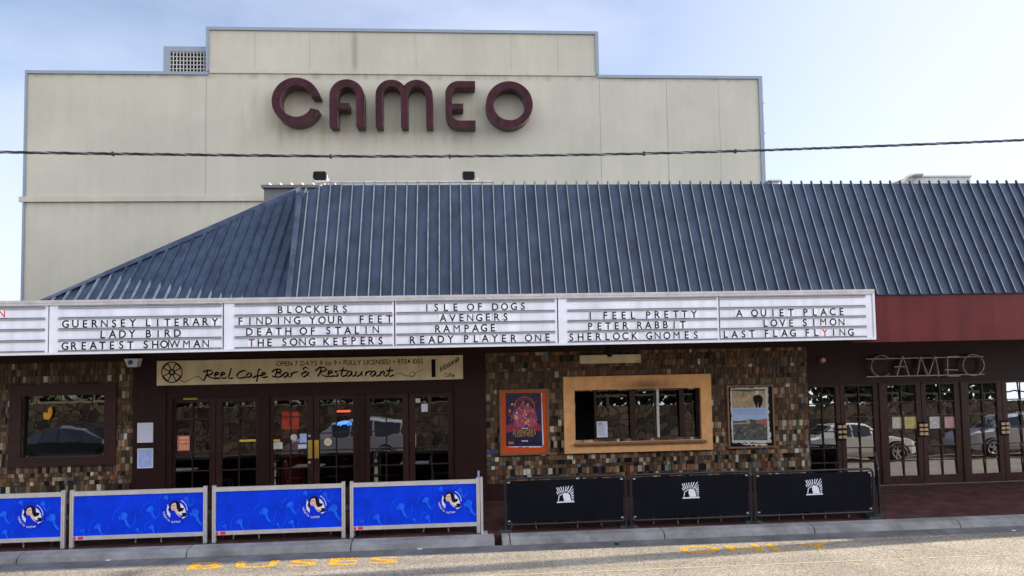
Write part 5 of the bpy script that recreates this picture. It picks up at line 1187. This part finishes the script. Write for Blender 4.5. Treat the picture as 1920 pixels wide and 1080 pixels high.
for px, lb in ((215, 'square cafe table behind the second blue barrier'), (515, 'square cafe table behind the third blue barrier'), (760, 'square cafe table behind the rightmost blue barrier')): table(lb, gx(px, 14.75), 14.75, MT['lightmetal'], 'square tables behind the blue barriers')

for px, py, c, lb in ((231, 1032, 'paperwhite', 'tiny white scrap of paper on the kerb face below the second blue barrier'), (431, 1039, 'wood', 'brown dead leaf in the gutter below the third blue barrier'), (787, 1027, 'paper', 'pale litter scrap in the gutter below the rightmost blue barrier'), (1157, 1019, 'black', 'dark flattened litter in the gutter below the leftmost black barrier'), (1905, 996, 'paperwhite', 'white litter scrap in the gutter near the right edge')):
    p = gnd(px, py, ZR+0.02); mb = MB(); yy = min(max(p.y, 13.3), 13.55)
    pts_ = [(p.x+0.05*random.uniform(0.6,1.4)*math.cos(k*0.9), yy+0.04*random.uniform(0.6,1.4)*math.sin(k*0.9), ZR+0.006+0.012*random.random()+(yy-13.25)*0.04) for k in range(7)]
    mb.face(pts_); mb.face([(q[0], q[1], q[2]-0.003) for q in pts_][::-1]); tag(mb.build('dead_leaf' if 'leaf' in lb else 'paper_scrap', MT[c]), lb, 'leaf' if 'leaf' in lb else 'scrap', 'litter in the gutter')
# ------------------------------------------------------------------ across the street (seen in the glass, lights the scene)
mb = MB(); mb.box(-60, 60, -60, 2.55, -0.29, 1.95); struct(mb.build('terrace', mat('dry grass terrace', (0.13, 0.11, 0.05), 0.95, 0, 0.4)))
mb = MB(); mb.box(-60, 60, 2.56, 3.05, -0.29, 2.0); tag(mb.build('retaining_wall', MT['stone']), 'rubble stone retaining wall across the street, reflected in the ticket window', 'wall')
fe = thing('post_fence', 'low rail fence on top of the stone wall, reflected in the glass', 'fence', (0, 2.8, 2.0))
mb = MB(); mb.box(-30, 30, 2.77, 2.83, 2.36, 2.44); mb.build('rail', MT['timberpole'], fe)
for k in range(-15, 16):
    mb = MB(); mb.box(k*2-0.04, k*2+0.04, 2.76, 2.84, 2.001, 2.359); mb.build('post', MT['timberpole'], fe)
def tree(label, x, y, z, h, rad_, n):
    t = thing('street_tree', label, 'tree', (x, y, z), 'trees across the street')
    mb = MB(); mb.tube([(x, y, z-0.1), (x+0.1, y, z+h*0.35), (x-0.1, y+0.1, z+h*0.75)], [0.22, 0.16, 0.05], 10)
    for k in range(6):
        a = k*1.05; mb.tube([(x+0.05, y, z+h*(0.3+0.06*k)), (x+math.cos(a)*rad_*0.4, y+math.sin(a)*rad_*0.4, z+h*(0.48+0.06*k)), (x+math.cos(a)*rad_*0.8, y+math.sin(a)*rad_*0.8, z+h*(0.55+0.06*k))], [0.08, 0.05, 0.02], 6)
    mb.build('trunk', MT['bark'], t, smooth=True)
    mb = MB(); cl = [(x+random.gauss(0, rad_*0.5), y+random.gauss(0, rad_*0.5), z+h*random.uniform(0.42, 1.0), random.uniform(0.4, 0.9)) for _ in range(26)]
    for i in range(n):
        c = random.choice(cl); p = Vector((c[0]+random.gauss(0, c[3]*0.6), c[1]+random.gauss(0, c[3]*0.6), c[2]+random.gauss(0, c[3]*0.45)))
        u = Vector((random.gauss(0,1), random.gauss(0,1), random.gauss(0,0.6))).normalized()*0.12; v = u.cross(Vector((random.gauss(0,1), random.gauss(0,1), random.gauss(0,1)))).normalized()*0.055
        mb.face([p-u, p+v, p+u, p-v])
    mb.keep = True; mb.build('crown', MT['foliage'], t)
for (x, y, h, r_, lb) in ((-19, -2.5, 6.5, 2.2, 'leafy tree across the street reflected in the brown framed window'), (-11, -4.5, 7, 2.4, 'leafy tree across the street reflected in the left cafe doors'), (-4.5, -5.5, 6.8, 2.3, 'leafy tree across the street reflected in the right cafe doors'), (4, -4.5, 7, 2.4, 'leafy tree across the street reflected in the ticket window'), (12, -3.5, 6.5, 2.2, 'leafy tree across the street reflected in the left cinema doors'), (20, -4, 7, 2.4, 'leafy tree across the street reflected in the right cinema doors')): tree(lb, x, y, 1.95, h, r_, 2600)

def hedge(label, x, y, z, w, d, h, n):
    t = thing('hedge_shrub', label, 'shrub', (x, y, z), 'shrubs behind the stone wall')
    mb = MB(); mb.keep = True
    for i in range(n):
        a = random.uniform(0, 6.283); q = random.random()**0.4; p = Vector((x+w*q*math.cos(a), y+d*q*math.sin(a), z+h*random.random()**0.8*(1-0.35*q)+random.uniform(-0.1, 0.2)))
        u = Vector((random.gauss(0,1), random.gauss(0,1), random.gauss(0,0.8))).normalized()*0.24; v = u.cross(Vector((random.gauss(0,1), random.gauss(0,1), random.gauss(0,1)))).normalized()*0.13
        mb.face([p-u, p+v, p+u, p-v])
    mb.build('foliage', MT['foliage'], t)
    mb = MB(); mb.tube([(x, y, z-0.1), (x+0.05, y, z+h*0.6)], [0.09, 0.03], 8); mb.build('stem', MT['bark'], t)
HW = ['left of the brown framed window', 'inside the brown framed window', 'beside the cafe notices', 'in the left cafe doors', 'in the brass handled doors', 'in the right cafe doors', 'left of the orange poster', 'in the left ticket panes', 'in the right ticket panes', 'beside the garden poster', 'in the left cinema doors', 'in the middle cinema doors', 'in the right cinema doors', 'right of the cinema doors']
for i, wd in enumerate(HW): hedge('dense dark shrub above the stone wall opposite, reflected ' + wd, -27+i*4.0, -3.4-0.5*(i % 2), 1.95, 2.7, 1.0, 5.6 + 0.9*(i % 3), 3000)

def car(label, x, y, facing, paint, kind):
    t = thing('parked_car', label, 'car', (0, 0, 0), 'cars across the street')
    L = 4.5; hr = {'sedan': 1.43, 'suv': 1.66}[kind]
    # stations along the length: x, sill z, belt z, roof z, half width at belt, half width at roof
    if kind == 'sedan': S_ = [(-2.25,0.42,0.72,0.74,0.70,0.62),(-2.12,0.28,0.88,0.92,0.80,0.66),(-1.55,0.24,0.93,0.99,0.86,0.62),(-0.95,0.22,0.93,1.36,0.88,0.58),(-0.3,0.22,0.92,1.43,0.88,0.60),(0.45,0.22,0.90,1.36,0.88,0.60),(1.15,0.22,0.88,0.95,0.87,0.68),(1.9,0.24,0.76,0.80,0.83,0.62),(2.15,0.30,0.66,0.68,0.76,0.58),(2.25,0.42,0.58,0.60,0.66,0.52)]
    else: S_ = [(-2.25,0.45,0.90,0.95,0.76,0.62),(-2.15,0.32,1.02,1.25,0.85,0.62),(-1.85,0.30,1.05,1.56,0.88,0.60),(-0.9,0.28,1.05,1.66,0.90,0.62),(-0.1,0.28,1.04,1.66,0.90,0.63),(0.55,0.28,1.02,1.52,0.90,0.64),(1.2,0.28,1.00,1.07,0.89,0.72),(1.9,0.30,0.90,0.95,0.86,0.66),(2.15,0.34,0.78,0.80,0.80,0.60),(2.25,0.45,0.64,0.66,0.70,0.54)]
    f = facing
    ringp = []
    for (sx, z0, zbt, zr, wb, wr) in S_:
        q = [(-wb*0.92, z0), (-wb, z0+0.15), (-wb*1.01, (z0+zbt)/2), (-wb, zbt), (-wr*1.02-0.04, zr-(zr-zbt)*0.12), (-wr*0.8, zr), (wr*0.8, zr), (wr*1.02+0.04, zr-(zr-zbt)*0.12), (wb, zbt), (wb*1.01, (z0+zbt)/2), (wb, z0+0.15), (wb*0.92, z0)]
        ringp.append([(f*sx, yy, zz) for yy, zz in q])
    mb = MB(); wn_ = MB(); K = 12
    for i in range(len(S_)-1):
        for k in range(K-1):
            quad = [ringp[i][k], ringp[i][k+1], ringp[i+1][k+1], ringp[i+1][k]]
            glassy = k in (3, 7) and min(S_[i][3]-S_[i][2], S_[i+1][3]-S_[i+1][2]) > 0.2
            screen = k in (4, 5, 6) and abs(S_[i][3]-S_[i+1][3]) > 0.25
            mb.face(quad)
            if glassy or screen:
                cc = sum((Vector(p) for p in quad), Vector())/4; o2 = Vector((0, -0.006 if k == 3 else 0.006 if k == 7 else 0, 0.006))
                wn_.face([cc + (Vector(p)-cc)*0.90 + o2 for p in quad])
    mb.face(ringp[0]); mb.face(ringp[-1][::-1])
    bo = mb.build('body', paint, t, smooth=True); wn_.build('window', MT['carglass'], t)
    for wx in (-1.32*f, 1.33*f):
        for sy in (-1, 1):
            mb = MB(); mb.lathe([(0.20, -0.10), (0.31, -0.11), (0.335, -0.06), (0.335, 0.06), (0.31, 0.11), (0.20, 0.10)], (wx, sy*0.80, 0.335), 'y', 24); w = mb.build('wheel', MT['rubber'], t, smooth=True)
            mb = MB(); mb.lathe([(0.05, 0), (0.05, sy*0.02)], (wx, sy*0.905, 0.335), 'y', 12)
            for k in range(5):
                a = k*1.2566+0.3; ca, sa = math.cos(a), math.sin(a)
                mb.hexa([(wx+ca*r_-sa*w2, sy*(0.905+d), 0.335+sa*r_+ca*w2) for d in (0, 0.015) for r_, w2 in ((0.03, -0.035), (0.21, -0.025), (0.21, 0.025), (0.03, 0.035))])
            mb.lathe([(0.20, sy*0.0), (0.225, sy*0.012), (0.235, sy*0.0)], (wx, sy*0.907, 0.335), 'y', 24); mb.build('rim', MT['alu'], w, smooth=True)
            mb = MB(); P = [(wx+0.40*math.cos(R(a)), sy*0.885, 0.335+0.40*math.sin(R(a))) for a in range(-10, 191, 20)]; mb.tube(P, 0.03, 6); mb.build('wheel_arch', MT['black'], t)
    zl = 0.62 if kind == 'sedan' else 0.75
    for sy in (-1, 1):
        mb = MB(); mb.box(min(f*2.02, f*2.2), max(f*2.02, f*2.2), sy*0.70-0.10, sy*0.70+0.10, zl-0.06, zl+0.07); mb.build('headlight', MT['carglass'], t, bevel=0.02)
        mb = MB(); mb.box(min(-f*2.2, -f*2.05), max(-f*2.2, -f*2.05), sy*0.66-0.12, sy*0.66+0.12, zl+0.06, zl+0.2); mb.build('tail_light', MT['redletter'], t, bevel=0.02)
    t.location = (x, y, ZR); return t
CARY = 5.4
mx_ = lambda px: at(px, 800, 2*16.4-CARY-0.9).x
car('white parked sedan reflected in the left cinema doors', (mx_(1545)+mx_(1690))/2-0.0, CARY, 1, mat('white car paint', (0.85, 0.85, 0.78), 0.25, 0, 0, coat=0.5), 'sedan')
car('grey parked wagon reflected in the cafe doors right of the brass handles', mx_(728)-1.4, CARY, -1, mat('grey car paint', (0.42, 0.42, 0.44), 0.3, 0.2, 0, coat=0.5), 'suv')
car('dark parked sedan reflected in the brown framed window', mx_(128), CARY, 1, mat('black car paint', (0.010, 0.011, 0.016), 0.35, 0, 0, coat=0.8), 'sedan')
car('silver parked wagon reflected in the right cinema doors', mx_(1862)+1.8, CARY-0.6, -1, mat('silver car paint', (0.60, 0.62, 0.66), 0.3, 0.3, 0, coat=0.5), 'suv')

# ------------------------------------------------------------------ beyond the right edge: pole and next awning whose shadows fall on the road
pp = thing('power_pole', 'timber power pole beyond the right edge whose long shadow crosses the road', 'pole', (20, 13.93, 0))
mb = MB(); mb.tube([(20, 13.93, -0.1), (20, 13.93, 5), (20, 13.93, 10.5)], [0.22, 0.20, 0.18], 14); mb.build('pole', MT['timberpole'], pp, smooth=True)
mb = MB(); mb.box(19.95, 20.05, 12.9, 13.72, 9.6, 9.72); mb.box(19.95, 20.05, 14.14, 15.0, 9.6, 9.72); mb.build('cross_arm', MT['timberpole'], pp)
na = thing('neighbour_awning', 'flat street awning of the shop beyond the right edge, shading the gutter', 'awning', (26, 15, 3.4))
mb = MB(); mb.box(18.2, 34, 13.84, 13.94, 3.45, 4.3); mb.build('fascia', MT['cream'], na)
mb = MB(); mb.box(18.2, 34, 13.95, 16.5, 4.1, 4.2); mb.build('canopy', MT['white'], na)
mb = MB(); mb.box(18.2, 34, 16.51, 16.9, -0.2, 4.25); tag(mb.build('shop_wall', MT['cream']), 'cream shop wall beyond the right edge under the next awning', 'wall')
